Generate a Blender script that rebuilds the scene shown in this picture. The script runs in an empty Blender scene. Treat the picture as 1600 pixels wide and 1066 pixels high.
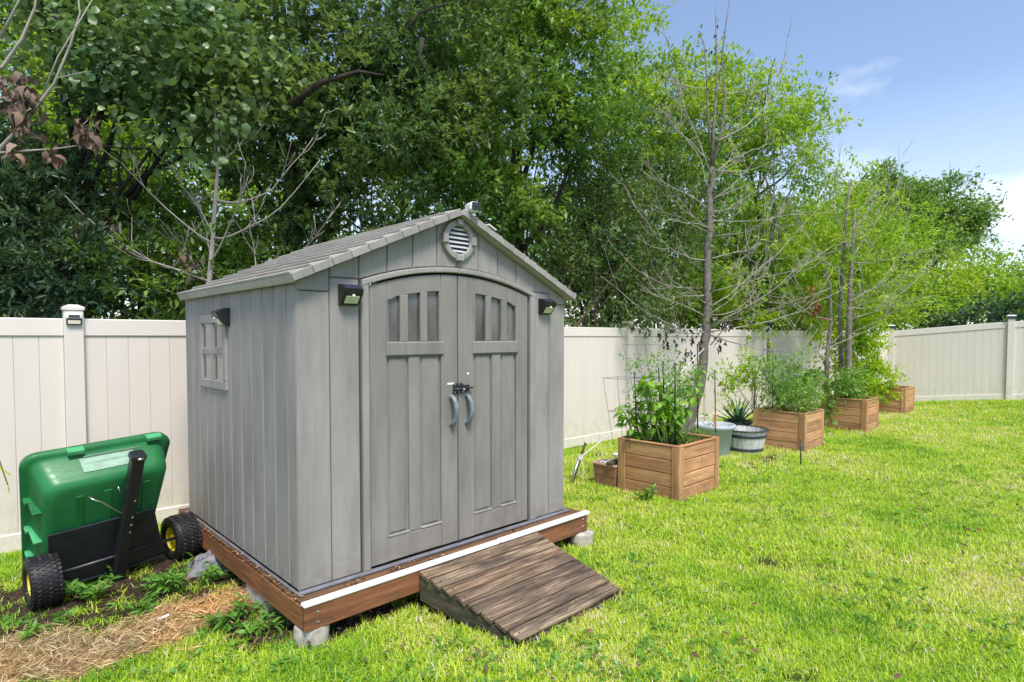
import bpy, math, random
import numpy as np
from mathutils import Vector, Matrix, Quaternion, noise as mnoise
random.seed(7); RS = np.random.RandomState(11)
SC = bpy.context.scene; COL = SC.collection
R = math.radians; PI = math.pi
# ------------------------------------------------------------------ camera
cam_d = bpy.data.cameras.new('camera'); CAM = bpy.data.objects.new('camera', cam_d); COL.objects.link(CAM)
CAM.location = (0, 0, 1.655); CAM.rotation_euler = (R(88), 0, 0)
cam_d.sensor_width = 36; cam_d.lens = 36*912/1600; cam_d.shift_y = 0.0158; cam_d.clip_end = 500; cam_d.clip_start = .05
SC.camera = CAM
# ------------------------------------------------------------------ world, sun, exposure
SUN = Vector((0.20, -0.48, 0.85)).normalized()
W = bpy.data.worlds.new('World'); SC.world = W; W.use_nodes = True
nt = W.node_tree; N = nt.nodes; L = nt.links; N.clear()
out = N.new('ShaderNodeOutputWorld'); bg = N.new('ShaderNodeBackground'); sky = N.new('ShaderNodeTexSky')
sky.sky_type = 'NISHITA'; sky.sun_disc = False; sky.sun_elevation = math.asin(SUN.z); sky.sun_rotation = math.atan2(SUN.x, SUN.y)
sky.air_density = 1.0; sky.dust_density = .6; sky.ozone_density = 2.2
tc = N.new('ShaderNodeTexCoord'); mp = N.new('ShaderNodeMapping'); mp.inputs['Scale'].default_value = (1, 1, 2.6)
mp.inputs['Location'].default_value = (5.15, 2.9, 3.3)
nz = N.new('ShaderNodeTexNoise'); nz.inputs['Scale'].default_value = 1.7; nz.inputs['Detail'].default_value = 9; nz.inputs['Roughness'].default_value = .55
rp = N.new('ShaderNodeValToRGB'); rp.color_ramp.elements[0].position = .60; rp.color_ramp.elements[1].position = .80
mx = N.new('ShaderNodeMix'); mx.data_type = 'RGBA'; mx.inputs['B'].default_value = (7.6, 7.7, 7.9, 1)
hz = N.new('ShaderNodeSeparateXYZ'); hr = N.new('ShaderNodeMapRange')
hr.inputs['From Min'].default_value = .34; hr.inputs['From Max'].default_value = -.02; hr.inputs['To Min'].default_value = .05; hr.inputs['To Max'].default_value = .6
ad = N.new('ShaderNodeMath'); ad.operation = 'MAXIMUM'; ad.use_clamp = True
L.new(tc.outputs['Generated'], mp.inputs['Vector']); L.new(mp.outputs[0], nz.inputs['Vector']); L.new(nz.outputs['Fac'], rp.inputs['Fac'])
L.new(tc.outputs['Generated'], hz.inputs[0]); L.new(hz.outputs['Z'], hr.inputs['Value'])
L.new(rp.outputs['Color'], ad.inputs[0]); L.new(hr.outputs[0], ad.inputs[1])
sc_ = N.new('ShaderNodeMix'); sc_.data_type = 'RGBA'; sc_.blend_type = 'MULTIPLY'; sc_.inputs['Factor'].default_value = 1; sc_.inputs['B'].default_value = (1.26, 1.27, 1.29, 1)
L.new(sky.outputs[0], sc_.inputs['A'])
# two soft clouds low in the sky at the right
fac = ad.outputs[0]
for (d_, r0, r1_, amt) in (((.655, .735, .150), .22, .05, .75), ((.482, .803, .345), .075, .015, .55), ((.50, .84, .22), .16, .03, .35)):
    sc3 = N.new('ShaderNodeMapping'); sc3.inputs['Scale'].default_value = (1, 1, 1.7); L.new(tc.outputs['Generated'], sc3.inputs['Vector'])
    dd = N.new('ShaderNodeVectorMath'); dd.operation = 'DISTANCE'; L.new(sc3.outputs[0], dd.inputs[0]); dd.inputs[1].default_value = (d_[0], d_[1], d_[2]*1.7)
    mr = N.new('ShaderNodeMapRange'); mr.interpolation_type = 'SMOOTHSTEP'; L.new(dd.outputs['Value'], mr.inputs['Value'])
    for k_, v_ in (('From Min', r0), ('From Max', r1_), ('To Min', 0), ('To Max', amt)): mr.inputs[k_].default_value = v_
    n3 = N.new('ShaderNodeTexNoise'); n3.inputs['Scale'].default_value = 7; n3.inputs['Detail'].default_value = 7; L.new(sc3.outputs[0], n3.inputs['Vector'])
    r3 = N.new('ShaderNodeMapRange'); L.new(n3.outputs['Fac'], r3.inputs['Value'])
    for k_, v_ in (('From Min', .38), ('From Max', .62), ('To Min', 0), ('To Max', 1)): r3.inputs[k_].default_value = v_
    mu3 = N.new('ShaderNodeMath'); mu3.operation = 'MULTIPLY'; L.new(mr.outputs[0], mu3.inputs[0]); L.new(r3.outputs[0], mu3.inputs[1])
    mx3 = N.new('ShaderNodeMath'); mx3.operation = 'MAXIMUM'; L.new(fac, mx3.inputs[0]); L.new(mu3.outputs[0], mx3.inputs[1]); fac = mx3.outputs[0]
L.new(fac, mx.inputs['Factor'])
L.new(sc_.outputs['Result'], mx.inputs['A']); L.new(mx.outputs['Result'], bg.inputs['Color'])
bg.inputs['Strength'].default_value = 0.13
L.new(bg.outputs[0], out.inputs['Surface'])
sl = bpy.data.lights.new('sun', 'SUN'); sl.energy = 3.6; sl.angle = R(17); sl.color = (1, .93, .83)
so = bpy.data.objects.new('sun', sl); COL.objects.link(so); so.location = (6, -4, 12); so.rotation_mode = 'QUATERNION'; so.rotation_quaternion = SUN.to_track_quat('Z', 'Y')
SC.view_settings.view_transform = 'Standard'; SC.view_settings.look = 'None'; SC.view_settings.exposure = 0.42; SC.view_settings.gamma = 1
SC.view_settings.use_curve_mapping = False
SC.render.engine = 'CYCLES'; SC.cycles.max_bounces = 8; SC.cycles.transparent_max_bounces = 8

# ------------------------------------------------------------------ where the photographed things stand (measured rays of the lens)
TH = R(2.0); FP = 912.; HC = 1.655; CYP = 526.5+FP*math.tan(TH)
def ray(px, py):
    x = (px-800)/FP; y = (py-CYP)/FP
    return Vector((x, math.cos(TH)-y*math.sin(TH), -math.sin(TH)-y*math.cos(TH)))
def atz(px, py, z=0.):
    r = ray(px, py); return Vector((0, 0, HC))+r*((z-HC)/r.z)
def atY(px, py, Y):
    r = ray(px, py); return Vector((0, 0, HC))+r*(Y/r.y)

# ------------------------------------------------------------------ tags and mesh helpers
def tag(o, label=None, cat=None, group=None, kind=None):
    if label: o['label'] = label
    if cat: o['category'] = cat
    if group: o['group'] = group
    if kind: o['kind'] = kind
    return o
def thing(name, label, cat, loc=(0, 0, 0), rz=0., group=None):
    o = bpy.data.objects.new(name, None); o.empty_display_size = .1; COL.objects.link(o)
    o.location = loc; o.rotation_euler = (0, 0, rz); return tag(o, label, cat, group)
def link(name, me, parent=None, loc=None, rot=None, scale=None):
    o = bpy.data.objects.new(name, me); COL.objects.link(o)
    if parent: o.parent = parent
    if loc is not None: o.location = loc
    if rot is not None: o.rotation_euler = rot
    if scale is not None: o.scale = scale
    return o
class MB:
    def __init__(s): s.v = []; s.f = []; s.n = 0; s.t = []
    def add(s, vs, fs, tone=0.):
        vs = [tuple(v) for v in vs]; s.v += vs; s.f += [tuple(i+s.n for i in f) for f in fs]; s.n += len(vs); s.t += [tone]*len(vs); return s
    def box(s, lo, hi, b=.004, M=None, tone=0.):
        lo = list(lo); hi = list(hi)
        for i in range(3):
            if lo[i] > hi[i]: lo[i], hi[i] = hi[i], lo[i]
        b = min(b, *[(hi[i]-lo[i])*.33 for i in range(3)])
        vs = []; idx = {}
        for x in (0, 1):
            for y in (0, 1):
                for z in (0, 1):
                    c = [(hi if k else lo)[i] for i, k in enumerate((x, y, z))]
                    for ax in range(3):
                        p = list(c)
                        for j in range(3):
                            if j != ax: p[j] += b*(-1 if (x, y, z)[j] else 1)
                        idx[(x, y, z, ax)] = len(vs); vs.append(p)
        fs = []
        for ax in range(3):
            o1, o2 = [(1, 2), (2, 0), (0, 1)][ax]
            for sd in (0, 1):
                q = []
                for (a, c) in ((0, 0), (1, 0), (1, 1), (0, 1)):
                    k = [0, 0, 0]; k[ax] = sd; k[o1] = a; k[o2] = c; q.append(idx[(*k, ax)])
                fs.append(q if sd else q[::-1])
        for ax in range(3):            # edge chamfers (edges run along ax)
            o1, o2 = [(1, 2), (2, 0), (0, 1)][ax]
            for a in (0, 1):
                for c in (0, 1):
                    k0 = [0, 0, 0]; k1 = [0, 0, 0]; k0[o1] = k1[o1] = a; k0[o2] = k1[o2] = c; k1[ax] = 1
                    q = [idx[(*k0, o1)], idx[(*k1, o1)], idx[(*k1, o2)], idx[(*k0, o2)]]
                    fs.append(q if (a ^ c) else q[::-1])
        for x in (0, 1):
            for y in (0, 1):
                for z in (0, 1):
                    q = [idx[(x, y, z, 0)], idx[(x, y, z, 1)], idx[(x, y, z, 2)]]
                    fs.append(q if (x+y+z) % 2 else q[::-1])
        if M is not None: vs = [M @ Vector(v) for v in vs]
        return s.add(vs, fs, tone)
    def prism(s, poly, y0, y1, b=.003, M=None):
        """poly: (x,z) outline counter-clockwise seen from -y; front face at y0 chamfered by b"""
        n = len(poly); inn = []
        for i in range(n):
            p0 = Vector(poly[i-1]); p = Vector(poly[i]); p2 = Vector(poly[(i+1) % n])
            e1 = (p-p0).normalized(); e2 = (p2-p).normalized(); n1 = Vector((-e1.y, e1.x)); n2 = Vector((-e2.y, e2.x))
            m = n1+n2; m = m/max(m.dot(m)*.5, .3)
            inn.append(p+m*b)
        vs = [(p.x, y0, p.y) for p in inn]+[(p[0], y0+b, p[1]) for p in poly]+[(p[0], y1, p[1]) for p in poly]
        fs = [list(range(n)), [2*n+i for i in range(n)][::-1]]
        for i in range(n):
            j = (i+1) % n
            fs.append([i, i+n, j+n, j]); fs.append([i+n, i+2*n, j+2*n, j+n])
        if M is not None: vs = [M @ Vector(v) for v in vs]
        return s.add(vs, fs)
    def tube(s, pts, rad, sides=6, cap=True, tone=0.):
        pts = [Vector(p) for p in pts]; n = len(pts)
        if not hasattr(rad, '__len__'): rad = [rad]*n
        vs = []; up = None
        for i in range(n):
            t = (pts[min(i+1, n-1)]-pts[max(i-1, 0)]).normalized()
            if up is None:
                up = t.orthogonal().normalized()
            up = (up-t*up.dot(t)).normalized(); w = t.cross(up)
            for k in range(sides):
                a = 2*PI*k/sides; vs.append(pts[i]+(up*math.cos(a)+w*math.sin(a))*rad[i])
        fs = []
        for i in range(n-1):
            for k in range(sides):
                k2 = (k+1) % sides; fs.append((i*sides+k, i*sides+k2, (i+1)*sides+k2, (i+1)*sides+k))
        if cap: fs += [tuple(range(sides))[::-1], tuple((n-1)*sides+k for k in range(sides))]
        return s.add(vs, fs, tone)
    def lathe(s, prof, seg=32, M=None, close=False, tone=0.):
        vs = []; n = len(prof)
        for k in range(seg):
            a = 2*PI*k/seg
            for r, z in prof: vs.append(Vector((r*math.cos(a), r*math.sin(a), z)))
        fs = []
        for k in range(seg):
            k2 = (k+1) % seg
            for i in range(n-1 if not close else n):
                j = (i+1) % n; fs.append((k*n+i, k2*n+i, k2*n+j, k*n+j))
        if M is not None: vs = [M @ v for v in vs]
        return s.add(vs, fs, tone)
    def mesh(s, name, mat, smooth=False):
        me = bpy.data.meshes.new(name); me.from_pydata(s.v, [], s.f); me.materials.append(mat)
        if any(s.t):
            at = me.attributes.new('tone', 'FLOAT', 'POINT'); at.data.foreach_set('value', s.t)
        if smooth: me.polygons.foreach_set('use_smooth', [True]*len(me.polygons))
        me.update(); return me
    def build(s, name, mat, parent=None, smooth=False, **k):
        return link(name, s.mesh(name, mat, smooth), parent, **k)
def bx(name, mat, parent, lo, hi, b=.004, **k): return MB().box(lo, hi, b).build(name, mat, parent, **k)
def np_mesh(name, V, F, mat, tone=None, smooth=False):
    me = bpy.data.meshes.new(name); V = np.asarray(V, np.float32); F = np.asarray(F, np.int32)
    k = F.shape[1]
    me.vertices.add(len(V)); me.vertices.foreach_set('co', V.ravel())
    me.loops.add(F.size); me.loops.foreach_set('vertex_index', F.ravel())
    me.polygons.add(len(F)); me.polygons.foreach_set('loop_start', np.arange(0, F.size, k, dtype=np.int32)); me.polygons.foreach_set('loop_total', np.full(len(F), k, np.int32))
    if smooth: me.polygons.foreach_set('use_smooth', np.ones(len(F), bool))
    me.materials.append(mat)
    if tone is not None:
        a = me.attributes.new('tone', 'FLOAT', 'POINT'); a.data.foreach_set('value', np.asarray(tone, np.float32))
    me.update(calc_edges=True); return me
def vnoise(x, y, s, seed=0):
    """smooth value noise on numpy arrays, 0..1"""
    rs = np.random.RandomState(seed); T = rs.rand(128, 128); x = np.asarray(x)*s+40; y = np.asarray(y)*s+40
    xi = np.floor(x).astype(int); yi = np.floor(y).astype(int); fx = x-xi; fy = y-yi; fx = fx*fx*(3-2*fx); fy = fy*fy*(3-2*fy)
    g = lambda i, j: T[i % 128, j % 128]
    return (g(xi, yi)*(1-fx)+g(xi+1, yi)*fx)*(1-fy)+(g(xi, yi+1)*(1-fx)+g(xi+1, yi+1)*fx)*fy

# ------------------------------------------------------------------ materials
class Mt:
    def __init__(s, name):
        s.m = bpy.data.materials.new(name); s.m.use_nodes = True; s.t = s.m.node_tree; s.N = s.t.nodes; s.L = s.t.links
        s.p = s.N['Principled BSDF']; s.o = s.N['Material Output']
    def n(s, t, **k):
        x = s.N.new('ShaderNode'+t)
        for a, v in k.items():
            if a[0] == '_': setattr(x, a[1:], v)
            else: x.inputs[a.replace('_', ' ')].default_value = v
        return x
    def coords(s, kind='Object', scale=(1, 1, 1), rnd=True):
        c = s.n('TexCoord'); m = s.n('Mapping'); m.inputs['Scale'].default_value = scale; s.L.new(c.outputs[kind], m.inputs['Vector'])
        if rnd:
            oi = s.n('ObjectInfo'); mu = s.n('Math', _operation='MULTIPLY'); mu.inputs[1].default_value = 37.; s.L.new(oi.outputs['Random'], mu.inputs[0])
            cb = s.n('CombineXYZ'); [s.L.new(mu.outputs[0], cb.inputs[i]) for i in range(3)]; s.L.new(cb.outputs[0], m.inputs['Location'])
        return m.outputs[0]
    def noise(s, vec, scale, detail=4, rough=.55):
        x = s.n('TexNoise', Scale=scale, Detail=detail, Roughness=rough); s.L.new(vec, x.inputs['Vector']); return x.outputs['Fac']
    def ramp(s, fac, stops):
        r = s.n('ValToRGB'); e = r.color_ramp.elements
        while len(e) < len(stops): e.new(.5)
        for i, (p, c) in enumerate(stops): e[i].position = p; e[i].color = (*c, 1) if len(c) == 3 else c
        s.L.new(fac, r.inputs['Fac']); return r.outputs['Color']
    def mix(s, fac, a, b, mode='MIX'):
        m = s.n('Mix', _data_type='RGBA', _blend_type=mode)
        for k, v in (('Factor', fac), ('A', a), ('B', b)):
            if isinstance(v, (int, float)): m.inputs[k].default_value = v
            elif isinstance(v, tuple): m.inputs[k].default_value = (*v, 1)
            else: s.L.new(v, m.inputs[k])
        return m.outputs['Result']
    def math(s, op, a, b=0.):
        m = s.n('Math', _operation=op)
        for i, v in enumerate((a, b)):
            if isinstance(v, (int, float)): m.inputs[i].default_value = v
            else: s.L.new(v, m.inputs[i])
        return m.outputs[0]
    def attr(s, name, typ='GEOMETRY'):
        a = s.n('Attribute'); a.attribute_name = name; a.attribute_type = typ; return a.outputs['Fac']
    def rnd(s): return s.n('ObjectInfo').outputs['Random']
    def bump(s, h, dist=.002, strength=1.):
        b = s.n('Bump', Distance=dist, Strength=strength); s.L.new(h, b.inputs['Height']); s.L.new(b.outputs[0], s.p.inputs['Normal'])
    def set(s, col=None, rough=None, metal=0., spec=None):
        for k, v in (('Base Color', col), ('Roughness', rough)):
            if v is None: continue
            if isinstance(v, (int, float)): s.p.inputs[k].default_value = v
            elif isinstance(v, tuple): s.p.inputs[k].default_value = (*v, 1)
            else: s.L.new(v, s.p.inputs[k])
        s.p.inputs['Metallic'].default_value = metal
        if spec is not None: s.p.inputs['Specular IOR Level'].default_value = spec
        return s.m
def simple(name, col, rough=.5, metal=0., var=.18, scale=6., bump=0., spec=None):
    m = Mt(name); v = m.coords(); n = m.noise(v, scale, 5)
    c = m.ramp(n, [(.3, tuple(x*(1-var) for x in col)), (.7, tuple(min(1, x*(1+var)) for x in col))])
    if bump: m.bump(m.noise(v, scale*12, 3), bump)
    return m.set(c, rough, metal, spec)
def wood(name, cols, axis=0, rough=.75, knots=True, dirt=(.05, .035, .025), dirt_amt=.5, fine=1.):
    m = Mt(name); s = [26., 26., 26.]; s[axis] = 1.6
    v = m.coords('Object', tuple(s)); n1 = m.noise(v, fine, 6, .6)
    g = m.ramp(n1, [(.30, cols[0]), (.52, cols[1]), (.72, cols[2])])
    r = m.ramp(m.rnd(), [(0, (.66, .60, .58)), (.3, (.95, .86, .80)), (.6, (1.08, 1.05, 1.0)), (1, (1.0, .80, .66))]); g = m.mix(.9, g, r, 'MULTIPLY')
    s2 = [7., 7., 7.]; s2[axis] = 2.2; v2 = m.coords('Object', tuple(s2))
    d = m.ramp(m.noise(v2, 1.3, 7, .68), [(.50, (0, 0, 0)), (.72, (1, 1, 1))])
    g = m.mix(m.math('MULTIPLY', d, dirt_amt), g, dirt)
    tcz = m.n('TexCoord'); spz = m.n('SeparateXYZ'); m.L.new(tcz.outputs['Object'], spz.inputs[0]); mz = m.n('MapRange'); m.L.new(spz.outputs['Z'], mz.inputs['Value'])
    for k_, v_ in (('From Min', .26), ('From Max', .0), ('To Min', 0), ('To Max', 1)): mz.inputs[k_].default_value = v_
    if name.startswith('cedar'): g = m.mix(m.math('MULTIPLY', m.math('MULTIPLY', mz.outputs[0], m.ramp(m.noise(m.coords('Object', (5, 5, 7)), 1.6, 6, .65), [(.35, (.15,)*3), (.62, (1, 1, 1))])), .65), g, (.17, .095, .07))
    s3 = [120., 120., 120.]; s3[axis] = 7.; n3 = m.noise(m.coords('Object', tuple(s3)), 1., 4, .6); g = m.mix(.55, g, m.ramp(n3, [(.34, (.62, .60, .58)), (.62, (1.15, 1.15, 1.15))]), 'MULTIPLY')
    n4 = m.noise(m.coords('Object', (38, 38, 38)), 1.5, 6, .75); g = m.mix(m.math('MULTIPLY', m.ramp(n4, [(.56, (0, 0, 0)), (.70, (1, 1, 1))]), dirt_amt*.75), g, dirt)
    m.bump(m.math('ADD', n1, n3), .003, .7); return m.set(g, rough)
M = {}
def plastic(name, col, grain_axis=2, stain=.25):
    m = Mt(name); s = [60., 60., 60.]; s[grain_axis] = 2.5
    v = m.coords('Object', tuple(s)); n = m.noise(v, 1., 4, .6)
    v2 = m.coords('Object', (5, 5, .9)); st = m.noise(v2, 1.1, 7, .66)
    c = m.ramp(st, [(.30, tuple(x*(1-stain) for x in col)), (.52, col), (.75, tuple(x*1.13 for x in col))])
    c = m.mix(.18, c, m.ramp(n, [(.35, (.72, .72, .72)), (.65, (1.15, 1.15, 1.15))]), 'MULTIPLY')
    tc_ = m.n('TexCoord'); sp_ = m.n('SeparateXYZ'); m.L.new(tc_.outputs['Object'], sp_.inputs[0]); mr_ = m.n('MapRange'); m.L.new(sp_.outputs['Z'], mr_.inputs['Value'])
    for k_, v_ in (('From Min', .48), ('From Max', .26), ('To Min', 0), ('To Max', 1)): mr_.inputs[k_].default_value = v_
    sm = m.noise(m.coords('Object', (6, 6, 6)), 2.2, 8, .7); sf = m.math('MULTIPLY', m.ramp(sm, [(.42, (0, 0, 0)), (.68, (1, 1, 1))]), mr_.outputs[0]); c = m.mix(m.math('MULTIPLY', sf, .55), c, (.15, .125, .095))
    bl = m.ramp(m.noise(m.coords('Object', (1.4, 1.4, 1.1)), 1.3, 5, .6), [(.35, (.90, .90, .90)), (.65, (1.08, 1.08, 1.08))]); c = m.mix(1., c, bl, 'MULTIPLY')
    m.bump(n, .0026, .6); return m.set(c, m.ramp(n, [(.3, (.55,)*3), (.7, (.72,)*3)]), spec=.35)
M['shed'] = plastic('grey wall plastic', (.306, .286, .270)); M['door'] = plastic('grey door plastic', (.248, .230, .213)); M['trim'] = plastic('grey trim plastic', (.320, .301, .284))
M['roof'] = plastic('grey brown roof plastic', (.44, .41, .365), 1, .22); M['groove'] = simple('groove shadow grey', (.05, .05, .052), .8)
M['louver'] = simple('pale louver plastic', (.46, .48, .50), .5, var=.08)
M['sill'] = simple('bluish grey sill', (.15, .155, .175), .6, var=.25, scale=9)
g = Mt('dusty shed window'); v = g.coords(scale=(3, 3, 1.2)); n = g.noise(v, 2.2, 5)
M['pane'] = g.set(g.ramp(n, [(.35, (.055, .058, .06)), (.65, (.15, .155, .15))]), .16, spec=.6)
g = Mt('pale side window'); v = g.coords(scale=(1, 1, 1)); n = g.noise(v, 3., 3)
M['pane2'] = g.set(g.ramp(n, [(.4, (.28, .26, .235)), (.6, (.36, .34, .31))]), .25, spec=.5)
def vinyl(name, col):
    m = Mt(name); v = m.coords('Object', (1, 1, .35)); n = m.noise(v, 2.2, 5); c = m.ramp(n, [(.3, tuple(x*.955 for x in col)), (.7, tuple(x*1.03 for x in col))])
    tc_ = m.n('TexCoord'); sp_ = m.n('SeparateXYZ'); m.L.new(tc_.outputs['Object'], sp_.inputs[0]); mr_ = m.n('MapRange'); m.L.new(sp_.outputs['Z'], mr_.inputs['Value'])
    for k_, v_ in (('From Min', .75), ('From Max', .0), ('To Min', 0), ('To Max', 1)): mr_.inputs[k_].default_value = v_
    g_ = m.ramp(m.noise(m.coords('Object', (9, 9, 5)), 1.6, 8, .7), [(.46, (0, 0, 0)), (.74, (1, 1, 1))]); c = m.mix(m.math('MULTIPLY', m.math('MULTIPLY', g_, mr_.outputs[0]), .55), c, (.34, .31, .20))
    sc2 = m.ramp(m.noise(m.coords('Object', (2, 2, 14)), 2.5, 3, .7), [(.66, (0, 0, 0)), (.72, (1, 1, 1))]); c = m.mix(m.math('MULTIPLY', sc2, .10), c, (.35, .35, .33)); return m.set(c, .38)
M['vinyl'] = vinyl('cream vinyl', (.72, .655, .59)); M['vinyl_post'] = vinyl('cream vinyl post', (.74, .68, .62))
M['white'] = simple('white vinyl', (.85, .85, .84), .35, var=.04)
M['black'] = simple('black plastic', (.018, .019, .022), .38, var=.2); M['dgrey'] = simple('dark grey plastic', (.045, .048, .055), .4)
M['lens'] = simple('lamp lens', (.62, .60, .45), .18, var=.1, scale=30); M['solar'] = simple('solar panel', (.03, .035, .06), .15, var=.3, scale=30)
M['metal'] = simple('galvanised metal', (.55, .56, .58), .32, .9, var=.15, scale=20); M['handle'] = simple('weathered blue grey handle', (.17, .20, .23), .42, var=.35, scale=25)
M['wire'] = simple('galvanised wire', (.26, .27, .27), .5, .6)
M['rope'] = simple('white rope', (.75, .75, .74), .8, var=.1, scale=60, bump=.002)
M['rust'] = simple('rusty steel', (.09, .05, .035), .8, .2, var=.4, scale=20, bump=.002)
M['conc'] = simple('weathered concrete', (.46, .42, .37), .9, var=.4, scale=14, bump=.006)
M['deckred_x'] = wood('red brown stained fascia', [(.11, .045, .02), (.24, .105, .048), (.33, .155, .075)], 0, .7, dirt_amt=.55)
M['deckred_y'] = wood('red brown stained fascia side', [(.13, .052, .02), (.27, .11, .042), (.36, .16, .068)], 1, .7, dirt_amt=.5)
M['decktop'] = wood('leaf littered deck board', [(.07, .038, .02), (.16, .085, .04), (.24, .14, .07)], 0, .9, dirt_amt=.85)
M['ramp'] = wood('weathered ramp plank', [(.055, .042, .033), (.18, .135, .092), (.47, .37, .25)], 0, .85, dirt=(.022, .018, .016), dirt_amt=.92, fine=2.2)
M['rampside'] = wood('mossy ramp stringer', [(.028, .026, .018), (.075, .07, .045), (.16, .14, .075)], 1, .9, dirt=(.02, .016, .012), dirt_amt=.8)
M['ced_x'] = wood('cedar board x', [(.45, .235, .11), (.60, .345, .175), (.70, .445, .245)], 0, .7, dirt=(.16, .08, .045), dirt_amt=.5)
M['ced_y'] = wood('cedar board y', [(.45, .235, .11), (.60, .345, .175), (.70, .445, .245)], 1, .7, dirt=(.16, .08, .045), dirt_amt=.5)
M['ced_z'] = wood('cedar post', [(.40, .20, .09), (.56, .34, .17), (.66, .44, .25)], 2, .7, dirt=(.18, .10, .05), dirt_amt=.4)
M['soil'] = simple('potting soil', (.045, .03, .02), .95, var=.5, scale=40, bump=.01)
g = Mt('green poly tub'); v = g.coords(); n = g.noise(v, 4, 5); n2 = g.noise(g.coords(scale=(3, 3, 9)), 6, 6, .7); cc = g.ramp(n, [(.3, (.010, .13, .038)), (.7, (.018, .195, .058))]); cc = g.mix(g.math('MULTIPLY', g.ramp(n2, [(.55, (0, 0, 0)), (.7, (1, 1, 1))]), .35), cc, (.07, .16, .07)); M['green'] = g.set(cc, g.ramp(n2, [(.4, (.34,)*3), (.7, (.58,)*3)]), spec=.5)
M['green2'] = simple('light green clip', (.08, .40, .17), .4, var=.1)
M['yellow'] = simple('yellow rim', (.80, .62, .02), .35, var=.1)
M['tyre'] = simple('black rubber', (.012, .012, .014), .5, var=.3, scale=20)
M['plate'] = simple('black steel plate', (.034, .036, .044), .35, .3, var=.3, scale=8)
M['label'] = simple('faded label', (.28, .42, .32), .4, var=.2, scale=14)
M['potgrey'] = simple('pale grey pot', (.42, .47, .53), .5, var=.05); M['potdark'] = simple('dark pot', (.04, .045, .05), .5)
m_ = Mt('whitewashed staves'); vv = m_.coords('Object', (14, 14, 2)); nn = m_.noise(vv, 1.5, 5)
M['stave'] = m_.set(m_.ramp(nn, [(.35, (.42, .43, .42)), (.65, (.74, .75, .73))]), .6)
M['terra'] = simple('faded terracotta plastic', (.36, .17, .12), .65, var=.15); M['terra_rim'] = simple('pale terracotta rim', (.52, .33, .28), .6, var=.12)
M['orange'] = simple('orange twine', (.62, .25, .07), .8); M['tarp'] = simple('grey weed fabric', (.22, .22, .25), .6, var=.5, scale=30, bump=.004)
M['bark'] = simple('grey bark', (.215, .19, .165), .95, var=.45, scale=14, bump=.012); M['barkd'] = simple('dark bark', (.045, .036, .028), .95, var=.4, scale=8, bump=.015)
M['twig'] = simple('bare pale twig', (.36, .325, .285), .85, var=.25, scale=5); M['vine'] = simple('brown vine stem', (.13, .095, .06), .9, var=.3)
M['greenstem'] = simple('green stem', (.10, .17, .04), .6)
def leafmat(name, dark, mid, lite, trans=.35, rough=.42, sat=1.):
    m = Mt(name); t = m.attr('tone'); c = m.ramp(t, [(0., dark), (.5, mid), (1., lite)]); hv = m.noise(m.coords('Object', (1, 1, 1), False), .9, 3, .6); c = m.mix(1., c, m.ramp(hv, [(.33, (.72, .82, 1.05)), (.5, (1, 1, 1)), (.67, (1.35, 1.14, .95))]), 'MULTIPLY'); c = m.mix(.12, c, m.ramp(m.rnd(), [(0, (.7, .8, .7)), (1, (1.2, 1.1, 1.))]), 'MULTIPLY')
    m.set(c, rough, spec=.45); tr = m.n('BsdfTranslucent'); c2 = m.mix(1., c, (1.25, 1.15, .62), 'MULTIPLY'); m.L.new(c2, tr.inputs['Color'])
    ms = m.n('MixShader', Fac=trans); m.L.new(m.p.outputs[0], ms.inputs[1]); m.L.new(tr.outputs[0], ms.inputs[2]); m.L.new(ms.outputs[0], m.o.inputs['Surface']); return m.m
LF = {
 'oak': leafmat('oak leaves', (.042, .090, .034), (.125, .220, .074), (.28, .41, .15), .45, .34),
 'dark': leafmat('dark leaves', (.026, .062, .034), (.060, .125, .064), (.12, .22, .10), .38, .36),
 'grape': leafmat('vine leaves', (.055, .115, .038), (.145, .25, .085), (.28, .42, .155), .38, .36),
 'lime': leafmat('lime leaves', (.115, .225, .022), (.30, .49, .046), (.52, .72, .090), .5),
 'mid': leafmat('mid leaves', (.055, .125, .022), (.150, .29, .050), (.30, .49, .095), .42),
 'far': leafmat('far tree leaves', (.055, .13, .028), (.17, .31, .060), (.33, .52, .12), .35, .5),
 'shrub': leafmat('bright shrub leaves', (.16, .32, .012), (.36, .56, .018), (.62, .76, .03), .5),
 'pepper': leafmat('pepper leaves', (.07, .20, .016), (.17, .38, .025), (.33, .58, .05), .4, .35),
 'tomato': leafmat('tomato leaves', (.09, .21, .04), (.23, .43, .075), (.42, .62, .15), .4, .5),
 'agave': leafmat('agave leaves', (.03, .075, .045), (.055, .13, .075), (.10, .21, .12), .1, .4),
 'dead': leafmat('dead dark leaves', (.018, .012, .010), (.035, .024, .02), (.08, .055, .045), .15, .8),
 'deadt': leafmat('dead tan leaves', (.10, .065, .045), (.20, .14, .11), (.32, .25, .21), .2, .8),
 'weed': leafmat('weed leaves', (.05, .15, .02), (.11, .28, .035), (.20, .42, .06), .35, .5),
 'rustl': leafmat('rust brown needles', (.16, .05, .02), (.28, .09, .04), (.38, .15, .07), .2, .8),
 'litter': leafmat('leaf litter', (.05, .03, .018), (.16, .095, .05), (.40, .29, .17), .05, .9),
 'straw': leafmat('straw', (.34, .21, .09), (.62, .43, .21), (.82, .66, .40), .15, .7),
}
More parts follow.
